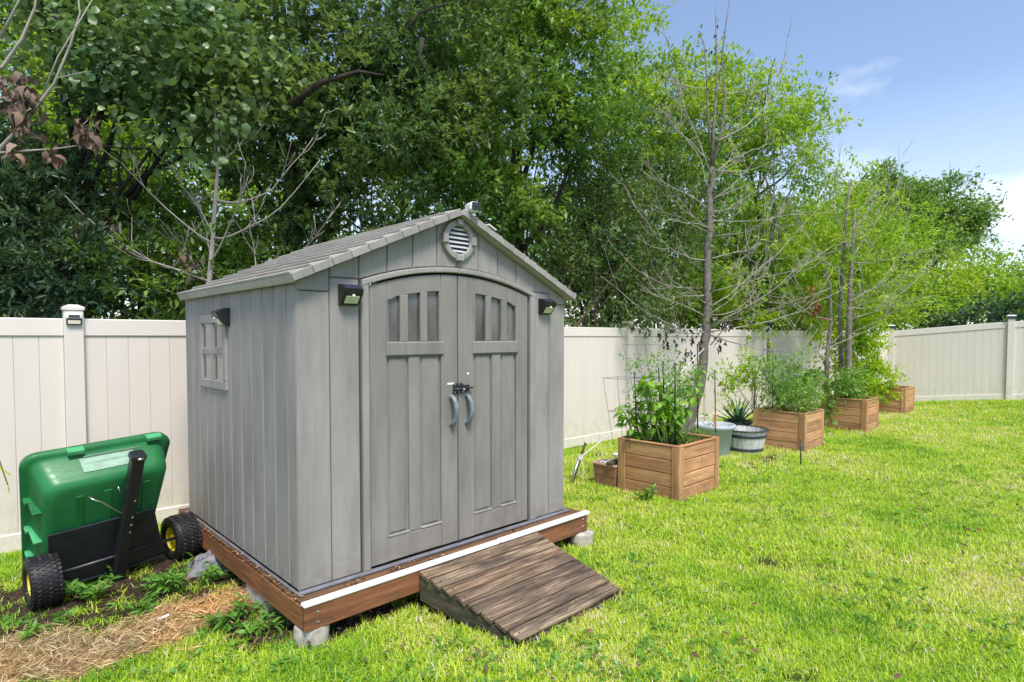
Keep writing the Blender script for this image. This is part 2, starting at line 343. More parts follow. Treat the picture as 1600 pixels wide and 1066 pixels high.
def grassmat():
    m = Mt('lawn blades'); t = m.attr('tone', 'INSTANCER'); b = m.attr('tone')
    c = m.ramp(t, [(0., (.13, .34, .018)), (.36, (.34, .57, .020)), (.68, (.55, .71, .035)), (1., (.74, .73, .15))])
    c = m.mix(1., c, m.ramp(b, [(0, (.40, .52, .45)), (.55, (.95, 1., 1.)), (.80, (1.2, 1.12, 1.1)), (.87, (1.4, 1.05, 6.)), (1, (1.5, 1.15, 11.))]), 'MULTIPLY')
    m.set(c, .5, spec=.35); tr = m.n('BsdfTranslucent'); m.L.new(c, tr.inputs['Color']); ms = m.n('MixShader', Fac=.35)
    m.L.new(m.p.outputs[0], ms.inputs[1]); m.L.new(tr.outputs[0], ms.inputs[2]); m.L.new(ms.outputs[0], m.o.inputs['Surface']); return m.m
M['grass'] = grassmat()

# ------------------------------------------------------------------ ground sheet
TW = .7643; U = Vector((math.cos(TW), math.sin(TW), 0)); V_ = Vector((-math.sin(TW), math.cos(TW), 0)); O = Vector((-1.1636, 3.1471, 0))
FD = Vector((.7434, .6689, 0)); F0 = Vector((-3.868, 4.354, 0))
def ground_z(x, y):
    x = np.asarray(x, float); y = np.asarray(y, float)
    z = (vnoise(x, y, 1.1, 3)-.5)*.03+(vnoise(x, y, 4.2, 4)-.5)*.012
    z = z+np.clip((x-9.4)*.105, 0, .5)*np.clip((y-8)/5, 0, 1)
    return z+.035*np.exp(-((x+2.35)**2+(y-4.3)**2)/.12)
def shed_local(x, y): dx = x-O.x; dy = y-O.y; return dx*U.x+dy*U.y, dx*V_.x+dy*V_.y
def seg_d(x, y, a, b):
    ax, ay, bx_, by = a[0], a[1], b[0], b[1]; t = np.clip(((x-ax)*(bx_-ax)+(y-ay)*(by-ay))/((bx_-ax)**2+(by-ay)**2), 0, 1)
    return np.hypot(x-ax-t*(bx_-ax), y-ay-t*(by-ay))
def beyond(x, y):   # distance behind the fence line (positive = woods)
    d1 = -(x-F0.x)*FD.y+(y-F0.y)*FD.x; return d1
def m_straw(x, y):
    w = (vnoise(x, y, 3., 21)-.5)*.35+(vnoise(x, y, 9., 22)-.5)*.18
    d = np.minimum(seg_d(x, y, (-2.75, 2.62), (-2.15, 3.10)), seg_d(x, y, (-2.15, 3.10), (-1.86, 3.46)))
    return np.clip((.34-d+w)/.10, 0, 1)
def m_dirt(x, y):
    w = (vnoise(x, y, 2.6, 31)-.5)*.5+(vnoise(x, y, 8., 32)-.5)*.25
    d = np.minimum(seg_d(x, y, (-3.3, 3.35), (-2.3, 3.95)), seg_d(x, y, (-2.6, 3.4), (-1.75, 3.55)))
    d = np.minimum(d, seg_d(x, y, (-2.5, 4.3), (-1.45, 3.2))+.14)
    s, v = shed_local(x, y); under = np.clip(np.minimum(np.minimum(s+.05, 2.35-s), np.minimum(v+.2, 2.4-v))/.08, 0, 1)
    ramp = np.clip(np.minimum(np.minimum(s-.66-.18*(-v-.15), 1.73-s), np.minimum(v+.93, -v))/.06+.6, 0, 1)
    spot = np.clip((.17-seg_d(x, y, (1.92, 4.25), (2.25, 4.05))+w*.3)/.09, 0, 1)*.8
    spot = np.maximum(spot, np.clip((.10-seg_d(x, y, (1.38, 2.78), (1.48, 2.76))+w*.2)/.07, 0, 1))
    base = np.clip((.50-d+w*.6)/.14, 0, 1)
    plant = np.clip((.20-seg_d(x, y, (3.0, 7.4), (3.7, 8.0))+w*.3)/.12, 0, 1)*.8
    return np.maximum.reduce([base, under, ramp, spot, plant, np.clip((beyond(x, y)-.0)/.1, 0, 1)])
g = Mt('lawn ground'); ps = g.coords('Object', (1, 1, 1), False); n1 = g.noise(ps, 2.2, 6); n2 = g.noise(ps, 60, 4)
gc = g.ramp(n1, [(.3, (.055, .11, .015)), (.7, (.12, .19, .03))]); gc = g.mix(.6, gc, g.ramp(n2, [(.35, (.45, .4, .35)), (.65, (1.3, 1.2, 1.1))]), 'MULTIPLY')
dc = g.ramp(n2, [(.3, (.020, .014, .010)), (.55, (.055, .038, .026)), (.75, (.13, .095, .065))])
st = g.ramp(n2, [(.3, (.20, .13, .06)), (.6, (.55, .38, .20))])
c = g.mix(g.attr('dirt'), gc, dc); c = g.mix(g.attr('straw'), c, st); g.bump(n2, .02, .7); M['ground'] = g.set(c, .95, spec=.1)
def axis(lo, hi, step, far):
    a = list(np.arange(lo, hi, step)); k = 1; e = hi
    ext = [hi+far*(i/14.)**2.2 for i in range(15)]; ex2 = [lo-far*(i/14.)**2.2 for i in range(1, 15)][::-1]
    return np.array(ex2+a+ext)
xs = axis(-5, 13, .075, 150); ys = axis(1.6, 16, .075, 150); GX, GY = np.meshgrid(xs, ys, indexing='ij')
GZ = ground_z(GX, GY); nx, ny = GX.shape; ii = np.arange(nx*ny).reshape(nx, ny)
Fq = np.stack([ii[:-1, :-1], ii[1:, :-1], ii[1:, 1:], ii[:-1, 1:]], -1).reshape(-1, 4)
me = np_mesh('ground', np.stack([GX, GY, GZ], -1).reshape(-1, 3), Fq, M['ground'], None, True)
for nm, fn in (('dirt', m_dirt), ('straw', m_straw)):
    a = me.attributes.new(nm, 'FLOAT', 'POINT'); a.data.foreach_set('value', fn(GX.ravel(), GY.ravel()).astype(np.float32))
tag(link('ground', me), kind='structure')
def gz(x, y): return float(ground_z(np.array([x]), np.array([y]))[0])
# ------------------------------------------------------------------ fence
def line_px(P, D, px):      # point on a ground line that the lens shows at column px
    k = (px-800)/FP
    dep = lambda q: q.y*math.cos(TH)+.9*math.sin(TH)
    t = 0
    for _ in range(30):
        q = P+D*t; f = q.x-k*dep(q); t -= f/(D.x-k*D.y)
    return P+D*t
p978 = line_px(F0, FD, 980); SP = 2.42
posts = [p978+FD*SP*k for k in range(-5, 4)]
corner = line_px(posts[-1], Vector((1, .06, 0)), 1391)
r1 = atY(1577, 600, 13.25); r1.z = 0; rd = (r1-corner).normalized(); right_posts = [corner, corner+rd*(r1-corner).length, r1+rd*2.42, r1+rd*4.84]
FT = 1.80
fence = thing('boundary_fence', 'cream vinyl privacy fence of tall vertical boards behind the shed and planters', 'fence', (0, 0, 0))
chain = posts+right_posts
zb = [0.0 if p.x < 9.3 else min(.5, (p.x-9.4)*.105) for p in chain]
board_me = {}
def board_mesh(w):
    k = round(w, 4)
    if k not in board_me:
        board_me[k] = MB().box((0, -.011, .12), (w-.001, .011, FT-.10), .003).mesh('board', M['vinyl'])
    return board_me[k]
def sheared(name, x0, x1, y0, y1, z0, z1, rise, mat):
    mb = MB().box((x0, y0, z0), (x1, y1, z1), .007); mb.v = [(x, y, z+rise*(x-x0)/(x1-x0)) for x, y, z in mb.v]; return mb
post_me = MB().box((-.0635, -.0635, -.05), (.0635, .0635, 1.865), .005).mesh('post', M['vinyl_post'])
cap = MB(); cap.box((-.072, -.072, 1.865), (.072, .072, 1.893), .004); cap.add([(-.068, -.068, 1.893), (.068, -.068, 1.893), (.068, .068, 1.893), (-.068, .068, 1.893), (-.03, -.03, 1.912), (.03, -.03, 1.912), (.03, .03, 1.912), (-.03, .03, 1.912)], [(0, 1, 5, 4), (1, 2, 6, 5), (2, 3, 7, 6), (3, 0, 4, 7), (4, 5, 6, 7)])
cap_me = cap.mesh('post_cap', M['vinyl_post'])
for i, p in enumerate(chain):
    q = chain[min(i+1, len(chain)-1)]; q0 = chain[max(i-1, 0)]; d = (q-p) if i < len(chain)-1 else (p-q0); az = math.atan2(d.y, d.x)
    po = link('post', post_me, fence, (p.x, p.y, zb[i]), (0, 0, az)); link('cap', cap_me, po)
    if i == len(chain)-1: continue
    Lp = d.length; rise = zb[i+1]-zb[i]
    for nm, z0, z1, th in (('top_rail', FT-.14, FT, .024), ('bottom_rail', .012, .155, .024)):
        r = sheared(nm, .06, Lp-.06, -th, th, z0, z1, rise, None).build(nm, M['vinyl_post'], fence); r.location = (p.x, p.y, zb[i]); r.rotation_euler = (0, 0, az)
    nb = 15; w = (Lp-.127)/nb; bm_ = board_mesh(w)
    for k in range(nb):
        s0 = .0635+k*w; b = p+d.normalized()*s0; link('board', bm_, fence, (b.x, b.y, zb[i]+rise*(s0/Lp)), (0, 0, az))
# solar lamps and white caps on the fence posts
def post_light(i, label, kind, off=0.):
    p = chain[i]; d = (chain[i+1]-p); az = math.atan2(d.y, d.x)
    t = thing('fence_post_light', label, 'solar light', (p.x, p.y, zb[i]+1.80), az, 'solar lights on the fence posts')
    y = -.0635
    if kind == 'flat':
        bx('housing', M['white'], t, (-.05+off, y-.03, 0), (.05+off, y-.0005, .035), .006); bx('solar_panel', M['solar'], t, (-.036+off, y-.033, .008), (.036+off, y-.0305, .028), .001)
        bx('lamp_body', M['dgrey'], t, (-.05+off, y-.024, -.05), (.05+off, y-.0005, -.003), .004); bx('lens', M['lens'], t, (-.04+off, y-.028, -.044), (.04+off, y-.0245, -.016), .002)
    else:
        MB().lathe([(0, -.02), (.032, -.02), (.038, -.012), (.038, .012), (.03, .02), (0, .02)], 20, Matrix.Translation((.0+off, y-.022, -.01)) @ Matrix.Rotation(PI/2, 4, 'X')).build('housing', M['dgrey'], t, True)
        bx('solar_panel', M['metal'], t, (-.03+off, y-.044, .0), (.03+off, y-.041, .006), .001); bx('lens', M['metal'], t, (-.03+off, y-.046, -.028), (.03+off, y-.0425, -.02), .001)
iL = min(range(len(chain)), key=lambda i: abs(800+FP*chain[i].x/max(chain[i].y, .1)-90)+(0 if chain[i].y > 0 else 9e9))
post_light(iL, 'white and grey solar light on the fence post left of the shed', 'flat')
i9 = posts.index(p978) if p978 in posts else 5
post_light(5, 'small round dark light on the first fence post right of the shed', 'round', .03)
post_light(6, 'small light on the fence post behind the bare tree trunk', 'flat')
post_light(7, 'small round dark light on the fence post behind the second planter', 'round', .04)
for i, lab in ((8, 'white light knob on the fence post above the second planter'), (9, 'white solar cap light on the corner fence post'), (10, 'white solar cap light on the fence post at the right edge')):
    p = chain[i]; t = thing('post_cap_light', lab, 'solar light', (p.x, p.y, zb[i]+1.895), math.atan2((chain[i+1]-p).y, (chain[i+1]-p).x), 'white cap lights on fence posts')
    bx('housing', M['white'], t, (-.085, -.085, .0185), (.085, .085, .05), .01); bx('solar_panel', M['white'], t, (-.06, -.06, .051), (.06, .06, .056), .002); bx('lens', M['dgrey'], t, (-.076, -.076, -.035), (.076, -.0725, .0183), .001)

# ------------------------------------------------------------------ shed
shed = thing('garden_shed', 'grey plastic garden shed with arched double doors on a timber deck', 'shed', (O.x, O.y, 0), TW)
WD, DP, ZF, ZT = 2.195, 2.06, .262, 1.95
GAP = .004
def zr(s): return 1.957+.448*min(s, WD-s)
def arc(s, top, Rr, c=1.107): return top-Rr+math.sqrt(Rr*Rr-(s-c)**2)
zup = lambda s: arc(s, 2.112, 2.17); zlo = lambda s: arc(s, 2.075, 2.07)
# dark backing seen only in the joints
bk = MB(); pl = [(.02, ZF), (.44, ZF)]+[(.44, 1.96)]+[(s, zlo(s)+.012) for s in np.linspace(.46, 1.75, 12)]+[(1.775, 1.96), (1.775, ZF), (WD-.02, ZF), (WD-.02, 1.94), (1.1, 2.43), (.02, 1.94)]
bk.prism(pl, .012, .03, .0); bk.build('wall_core', M['groove'], shed)
def front_board(s0, s1, z0f, z1f, n=6, name='wall_board', mat='shed', y0=0., b=.006, y1=.035):
    ss = np.linspace(s0+GAP/2, s1-GAP/2, n)
    poly = [(s, z0f(s)) for s in ss]+[(s, z1f(s)) for s in ss[::-1]]
    if s0 < 1.0975 < s1:
        pass
    MB().prism(poly, y0, y1, b).build(name, M[mat], shed)
c0 = lambda z: (lambda s: z)
G = .002
front_board(0, .195, c0(ZF), c0(1.905)); front_board(.195, .379, c0(ZF), c0(1.905+.083)); front_board(1.855, 2.014, c0(ZF), c0(1.988)); front_board(2.014, WD, c0(ZF), c0(1.905))
front_board(.0, .195, c0(1.909), zr); front_board(.195, .379, c0(1.992), zr); front_board(1.855, 2.014, c0(1.992), zr); front_board(2.014, WD, c0(1.909), zr)
gs = [.379, .569, .754, .941, 1.1095, 1.294, 1.473, 1.657, 1.855]
for a, b in zip(gs[:-1], gs[1:]): front_board(a, b, lambda s: zup(min(max(s, .39), 1.827))+G, zr, 5)
# door surround
for a, b in ((.387, .438), (1.788, 1.851)):
    front_board(a, b, c0(ZF), (lambda s: min(zlo(max(min(s, 1.78), .44)), 3)), 3, 'door_trim', 'trim', -.02, .008)
ss = np.linspace(.387, 1.1065, 14); MB().prism([(s, zlo(s)+.002) for s in ss]+[(s, zup(s)-.002) for s in ss[::-1]], -.022, .03, .006).build('door_trim', M['trim'], shed)
ss = np.linspace(1.1085, 1.851, 14); MB().prism([(s, zlo(s)+.002) for s in ss]+[(s, zup(s)-.002) for s in ss[::-1]], -.022, .03, .006).build('door_trim', M['trim'], shed)
# doors
zd = lambda s: zlo(s)-.008
def make_door(mir, handle_s):
    X = (lambda s: s) if not mir else (lambda s: 2.214-s)
    def P(poly, y0, y1, b, name, mat, par):
        if mir: poly = [(X(s), z) for s, z in poly][::-1]
        return MB().prism(poly, y0, y1, b).build(name, M[mat], par)
    r = lambda a, b, z0, z1: [(a, z0), (b, z0), (b, z1), (a, z1)]
    Z0 = .275
    door = P(r(.452, 1.09, Z0+.01, 1.60), .014, .03, .001, 'door', 'door', shed)
    A = np.linspace(.444, 1.103, 12)
    P([(.444, Z0), (.560, Z0), (.560, zd(.56)-.003), (.50, zd(.50)-.003), (.444, zd(.45)-.003)], -.004, .0135, .004, 'stile', 'door', door)
    P([(.968, Z0), (1.103, Z0), (1.103, zd(1.1)-.003), (1.03, zd(1.03)-.003), (.968, zd(.968)-.003)], -.004, .0135, .004, 'stile', 'door', door)
    P(r(.5605, .9675, Z0, .425), -.004, .0135, .006, 'bottom_rail', 'door', door)
    P(r(.548, .986, 1.537, 1.625), -.016, .0135, .008, 'middle_rail', 'door', door)
    P(r(.716, .802, .4255, 1.5365), -.004, .0135, .006, 'mullion', 'door', door)
    # raised border of the two long recesses
    for a, b in ((.5605, .7155), (.8025, .9675)):
        P(r(a+.012, b-.012, .44, 1.53), .004, .0135, .012, 'panel', 'door', door)
        P(r(a, b, .4255, .4375), -.008, .0135, .003, 'ledge', 'trim', door)
    # arched top rail with three window openings below it
    P([(.5605, 1.885)]+[(s, zd(s)-.112-(.012 if s < .62 else 0)) for s in np.linspace(.58, .965, 9)]+[(.9675, zd(.9675)-.11), (.9675, zd(.9675)-.003)]+[(s, zd(s)-.003) for s in np.linspace(.95, .5605, 9)], -.004, .0135, .005, 'top_rail', 'door', door)
    for a, b in ((.5605, .571), (.655, .714), (.806, .859), (.953, .9675)):
        P(r(a, b, 1.6255, zd((a+b)/2)-.108), -.006, .0135, .004, 'muntin', 'door', door)
    for a, b in ((.571, .655), (.714, .806), (.859, .953)):
        P(r(a-.004, b+.004, 1.615, zd(a)-.09), .018, .024, .001, 'window_pane', 'pane', door)
    # handle
    h = MB(); hs = handle_s
    pts = [(hs, -.004, 1.262), (hs+.0, -.03, 1.25), (hs+.006, -.05, 1.215), (hs+.008, -.055, 1.165), (hs+.006, -.05, 1.115), (hs, -.03, 1.078), (hs, -.004, 1.065)]
    if mir: pass
    h.tube(pts, [.016, .0165, .017, .017, .016, .014, .012], 8); ho = h.build('handle', M['handle'], door, True)
    for z in (1.255, 1.072): MB().lathe([(0, 0), (.02, 0), (.018, .007), (0, .008)], 12, Matrix.Translation((hs, -.004, z)) @ Matrix.Rotation(PI/2, 4, 'X')).build('screw_plate', M['handle'], door)
    return door
dl = make_door(False, 1.045); dr = make_door(True, 1.178)
bx('door_gap_shadow', M['groove'], shed, (1.1035, .004, .275), (1.1105, .012, 2.06), .0005)
bx('floor_bolt', M['black'], shed, (1.085, -.02, .264), (1.13, -.004, .276), .002)
bx('sticker', M['white'], dl, (1.015, -.0062, 1.338), (1.075, -.0045, 1.350), .0003); bx('sticker', M['white'], dr, (1.182, -.0062, 1.40), (1.20, -.0045, 1.412), .0003)
# slide bolt latch across both doors
la = bx('latch', M['black'], shed, (1.062, -.014, 1.276), (1.15, -.0045, 1.345), .003)
bx('latch_plate', M['black'], la, (1.152, -.014, 1.285), (1.20, -.0045, 1.33), .003)
MB().tube([(1.05, -.026, 1.305), (1.215, -.026, 1.31)], .0065, 8).build('latch_bolt', M['black'], la, True)
MB().tube([(1.13, -.026, 1.308), (1.13, -.045, 1.30)], .006, 8).build('latch_knob', M['metal'], la, True)
for x in (1.072, 1.105, 1.138):
    for z in (1.285, 1.338): MB().lathe([(0, 0), (.0055, 0), (.004, .003), (0, .0035)], 8, Matrix.Translation((x, -.0145, z)) @ Matrix.Rotation(PI/2, 4, 'X')).build('bolt_head', M['metal'], la)
# gable vent
vc = Matrix.Translation((1.108, 0, 2.297))
RX = Matrix.Rotation(PI/2, 4, 'X')
vent = MB().lathe([(.092, -.001), (.092, .022), (.100, .030), (.128, .026), (.132, .016), (.132, -.001)], 40, vc @ RX @ Matrix.Scale(1.0, 4)).build('vent', M['trim'], shed)
for a in (0, 90, 180, 270):
    mb = MB(); Mx = vc @ Matrix.Rotation(R(a), 4, 'Y'); mb.prism([(-.027, .098), (.027, .098), (.031, .139), (-.031, .139)], -.040, -.0, .004, Mx); mb.build('keystone', M['trim'], vent)
bkv = MB().lathe([(0, 0), (.0935, 0), (.0935, .003), (0, .003)], 32, vc @ RX).build('vent_backing', M['groove'], vent)
for k in range(6):
    z = -.072+k*.029; hw = math.sqrt(max(.091**2-(z)**2, .0004))-.001
    MB().box((-hw, -.0, -.0105), (hw, .004, .0105), .001, vc @ Matrix.Translation((0, -.014, z)) @ Matrix.Rotation(R(-38), 4, 'X')).build('louver', M['louver'], vent)
# side wall boards (left, seen), right and back
def side_boards(x, sgn, gr):
    for a, b in zip(gr[:-1], gr[1:]):
        bx('wall_board', M['shed'], shed, (x, a+GAP/2, ZF), (x+sgn*.03, b-GAP/2, 1.955), .006)
gr = [.0075, .122, .3, .474, .661, .84, 1.032, 1.2, 1.385, 1.56, 1.72, 1.89, 2.06]
side_boards(0, 1, gr); side_boards(WD, -1, gr)
bx('wall_core', M['groove'], shed, (.012, .04, ZF), (.028, DP-.02, 1.95), .001); bx('wall_core', M['groove'], shed, (WD-.028, .04, ZF), (WD-.012, DP-.02, 1.95), .001)
for k in range(12): bx('wall_board', M['shed'], shed, (.03+k*.178, DP-.03, ZF), (.03+k*.178+.174, DP, min(zr(.03+k*.178), zr(.204+k*.178))), .005)
# side window
wf = MB(); wy0, wy1, wz0, wz1 = 1.085, 1.665, 1.29, 1.812; fw = .062
wf.box((-.016, wy0, wz0), (.004, wy1, wz0+fw), .004); wf.box((-.016, wy0, wz1-fw), (.004, wy1, wz1), .004)
wf.box((-.016, wy0, wz0+fw+.0005), (.004, wy0+fw, wz1-fw-.0005), .004); wf.box((-.016, wy1-fw, wz0+fw+.0005), (.004, wy1, wz1-fw-.0005), .004)
win = wf.build('window', M['trim'], shed)
ym = (wy0+wy1)/2; zm = (wz0+wz1)/2
bx('muntin', M['trim'], win, (-.012, ym-.02, wz0+fw+.001), (.004, ym+.02, wz1-fw-.001), .003); bx('muntin', M['trim'], win, (-.0125, wy0+fw+.001, zm-.02), (.004, ym-.021, zm+.02), .003); bx('muntin', M['trim'], win, (-.0125, ym+.021, zm-.02), (.004, wy1-fw-.001, zm+.02), .003)
for a, b in ((wy0+fw+.001, ym-.021), (ym+.021, wy1-fw-.001)):
    for c, d in ((wz0+fw+.001, zm-.021), (zm+.021, wz1-fw-.001)):
        p = bx('pane', M['pane2'], win, (-.0035, a, c), (-.001, b, d), .0005); bx('shutter_bar', M['dgrey'], p, (-.0055, b-.055, c+.01), (-.0037, b-.03, d-.01), .0005)
# sill flange
for lo, hi in (((-.02, -.034, .246), (WD+.03, -.003, .266)), ((-.020, -.0025, .246), (-.0025, DP+.02, .262)), ((WD+.0025, -.0025, .246), (WD+.035, DP+.02, .266))): bx('base_flange', M['sill'], shed, lo, hi, .006)
# roof
PITCH = math.atan(.448); LS = 1.133/math.cos(PITCH); YF, YB = -.072, DP-.015
for sd in (1, -1):
    base = Matrix.Translation((-.034 if sd == 1 else WD+.030, 0, 1.956)) @ Matrix.Rotation(-PITCH*sd, 4, 'Y') @ Matrix.Scale(sd, 4, (1, 0, 0))
    rf = MB().box((0.004, YF+.012, -.010), (LS-.004, YB-.012, .028), .003, base).build('roof_panel', M['roof'], shed)
    bx_ = MB().box((-.012, YF+.001, -.014), (.0035, YB-.001, .034), .006, base).build('eave_fascia', M['roof'], rf)
    nC = 10; cw = LS/nC
    for k in range(nC):
        cm = base @ Matrix.Translation((k*cw-.012, 0, .044+.0)) @ Matrix.Rotation(R(7.6), 4, 'Y')
        MB().box((0, YF+.006, -.009), (cw+.004, YB-.006, .006), .003, cm).build('shingle_course', M['roof'], rf)
        for yy in (YF, YB-.016):
            c2 = base @ Matrix.Translation((k*cw-.010, 0, -.010)) @ Matrix.Rotation(R(.9), 4, 'Y')
            MB().box((0, yy-.008, .002), (cw-.0015, yy+.0145, .048), .004, c2).build('rake_trim', M['trim'], rf)
        if k > 0:
            # stepped laps every other shingle make the course read as separate tabs
            for j in range(0):
                y = YF+.25+j*.42+(k % 2)*.21
                if y < YB-.1: MB().box((-.002, y-.0025, -.0075), (cw*.92, y+.0025, .0078), .001, cm).build('tab_joint', M['sill'], rf)

# camera on the gable peak
cm = thing('security_camera', 'small white security camera with black face on the peak of the shed roof', 'camera', tuple(O+U*1.175+V_*(-.085)+Vector((0, 0, 2.478))), R(30)); cm.scale = (1.28, 1.28, 1.2)
b = MB().box((-.030, -.035, .0), (.030, .05, .055), .014).build('body', M['white'], cm); MB().box((-.024, -.0385, .006), (.024, -.0345, .049), .003).build('face', M['black'], cm)
MB().lathe([(0, 0), (.007, 0), (.006, .003), (0, .003)], 12, Matrix.Translation((0, -.039, .030)) @ RX).build('lens', M['solar'], cm); bx('bracket', M['white'], cm, (-.012, .05, .01), (.012, .10, .035), .003)
sp = thing('solar_charger', 'thin white edged solar panel lying on the right roof slope below the camera', 'solar panel', tuple(O+U*1.30+V_*(-.04)+Vector((0, 0, 2.398))), TW)
mm = Matrix.Rotation(PITCH, 4, 'Y'); MB().box((.0, -.05, .018), (.08, .0, .028), .003, mm).build('frame', M['white'], sp); MB().box((.01, -.04, .0285), (.07, -.01, .030), .001, mm).build('solar_panel', M['solar'], sp)
# wall lights
def wall_light(loc, rz, label):
    t = thing('wall_light', label, 'wall light', tuple(loc), rz, 'black solar wall lights on the shed')
    Mx = Matrix(((0, 1, 0, 0), (-1, 0, 0, 0), (0, 0, 1, 0), (0, 0, 0, 1)))
    prof = [(.001, -.06), (.030, -.056), (.080, .008), (.088, .030), (.034, .060), (.001, .062)]
    mb = MB(); mb.prism(prof, -.058, .058, .003, Mx); mb.build('housing', M['black'], t)
    e = Vector((.050, .064)).normalized(); nn = Vector((e.y, -e.x))
    MM = Matrix(((1, 0, 0, 0), (0, 0, 0, 0), (0, 0, 0, 0), (0, 0, 0, 1)))
    a = Vector((.030, -.056)); ang = math.atan2(e.y, e.x)
    Mz = Matrix.Translation((0, -(a.x), a.y)) @ Matrix.Rotation(-(PI/2-ang), 4, 'X')
    Mz = Matrix.Translation((0, -a.x, a.y)) @ Matrix.Rotation(PI/2-ang, 4, 'X')
    MB().box((-.042, -.0045, .012), (.042, -.001, .062), .001, Mz).build('lens', M['lens'], t)
    MB().lathe([(0, 0), (.010, 0), (.008, .008), (0, .010)], 12, Mz @ Matrix.Translation((0, -.005, .067)) @ RX).build('sensor', M['white'], t, True)
    a2 = Vector((.088, .030)); e2 = Vector((-.054, .030)).normalized(); Mt2 = Matrix.Translation((0, -a2.x, a2.y)) @ Matrix.Rotation(math.atan2(e2.y, -e2.x), 4, 'X')
    MB().box((-.050, .006, .0005), (.050, .056, .003), .001, Mt2).build('solar_panel', M['solar'], t)
zl = Vector((0, 0, 1))
wall_light(O+U*.303+V_*(-.0)+zl*1.893, TW, 'black solar wall light left of the arched doors, lens facing down')
wall_light(O+U*1.945+V_*(-.0)+zl*1.885, TW, 'black solar wall light right of the arched doors')
wall_light(O+V_*1.09+U*(-.0)+zl*1.785, TW-PI/2, 'black solar wall light over the small side window of the shed')

# ------------------------------------------------------------------ deck, blocks, ramp
deck = thing('shed_deck', 'red brown timber deck under the shed with a white front edge strip', 'deck', (O.x, O.y, 0), TW)
bx('front_beam', M['deckred_x'], deck, (-.040, -.150, .098), (2.305, -.112, .232), .005)
bx('side_beam', M['deckred_y'], deck, (-.040, -.1115, .098), (-.002, 2.22, .228), .005); bx('side_beam', M['deckred_y'], deck, (2.267, -.1115, .098), (2.305, 2.22, .232), .005); bx('back_beam', M['deckred_x'], deck, (-.0015, 2.18, .098), (2.2665, 2.22, .228), .005)
bx('edge_strip', M['white'], deck, (-.044, -.158, .229), (1.35, -.108, .252), .007); bx('edge_strip', M['white'], deck, (1.352, -.162, .230), (2.33, -.108, .256), .009)
for k in range(16):
    y0 = -.103+k*.146; bx('deck_board', M['decktop'], deck, (-.036, y0, .2325), (2.30, y0+.140, .2455), .003)
for x, z in ((.035, .19), (.035, .135), (2.25, .205), (2.25, .15)): MB().lathe([(0, 0), (.008, 0), (.006, .004), (0, .005)], 10, Matrix.Translation((x, -.1505, z)) @ RX).build('screw', M['metal'], deck)
def ground_at(p): return gz(p.x, p.y)
def lumpy(mb, amt, sc=9.):
    mb.v = [tuple(Vector(v)*(1+amt*mnoise.noise(Vector(v)*sc))) for v in mb.v]; return mb
def block(loc, label, r=.085, h=.12, cat='concrete block'):
    mb = MB().lathe([(0, 0), (r*.95, 0), (r, .01), (r*1.02, h*.5), (r, h-.012), (r*.93, h), (r*.4, h+.002), (0, h)], 28); lumpy(mb, .10, 11)
    o = mb.build('concrete_footing', M['conc'], smooth=True); o.location = loc; tag(o, label, cat, 'round concrete footings under the deck'); return o
p = atz(486, 1003, 0); block((p.x, p.y+.02, -.022), 'round crumbling concrete footing under the near left deck corner', .092)
p = O+U*2.262+V_*(-.13); block((p.x, p.y, -.022), 'round concrete footing under the right end of the deck', .09)
p = atz(398, 945, 0)
mb = MB().box((-.17, -.06, -.03), (.17, .06, .09), .012); lumpy(mb, .08, 9); o = mb.build('concrete_paver', M['conc']); o.location = (p.x+.04, p.y+.03, .0); o.rotation_euler = (R(8), R(-6), TW+PI/2); tag(o, 'mossy concrete block half buried under the left side of the deck', 'concrete block')
p = atz(770, 1010); 
ramp = thing('wooden_ramp', 'weathered plank ramp leading from the lawn up to the shed deck', 'ramp', (O.x, O.y, 0), TW)
s0, s1 = .675, 1.705; ya, za, yb, zb_ = -.164, .232, -.915, .048; SK = .135
sl_ = math.atan2(za-zb_, ya-yb); Lr = math.hypot(za-zb_, ya-yb)
Mr = Matrix.Translation((0, ya, za)) @ Matrix.Rotation(sl_, 4, 'X')      # local -y runs down the ramp
ws = [.088, .094, .086, .092, .09, .088, .094, .085]; tot = sum(ws); y = 0.
for i, w in enumerate(ws):
    w2 = w*Lr/tot; j = (random.random()-.5)*.008
    mb = MB(); n = 8
    for a in range(n):   # slightly cupped, worn plank
        pass
    mb.box((s0-.006+j+SK*(y+w2*.5)/Lr, -y-w2+.0065, -.027+random.random()*.003), (s1+.004+j, -y-.0015, .0+random.random()*.004), .005, Mr); pk = mb.build('plank', M['ramp'], ramp)
    for xx in (s0+.03+SK*(y+w2*.5)/Lr, s0+.55, s1-.03): MB().lathe([(0, .0042), (.005, .004), (.006, .001)], 8, Mr @ Matrix.Translation((xx, -y-w2*.5, .0))).build('nail_head', M['rust'], pk)
    y += w2
for x in (s0+.002, (s0+s1)/2, s1-.04):
    Mp = Matrix(((0, 1, 0, x), (1, 0, 0, 0), (0, 0, 1, 0), (0, 0, 0, 1)))
    poly = [(ya-.004, za-.03), (ya-.004, .055), (-.66, -.015), (-.89, -.02), (-.900, .012)]; kx = lambda a: (SK*(ya-a)/(ya-yb) if x < s0+.01 else 0)
    mb = MB(); vs = [(x+kx(a), a, b) for a, b in poly]+[(x+kx(a)+.036, a, b) for a, b in poly]; n = len(poly)
    mb.add(vs, [tuple(range(n)), tuple(range(n, 2*n))[::-1]]+[(i, (i+1) % n, n+(i+1) % n, n+i) for i in range(n)]); mb.build('stringer', M['rampside'], ramp)
bx('toe_board', M['rampside'], ramp, (s0+SK+.04, -.912, -.01), (s1-.04, -.890, .018), .003)

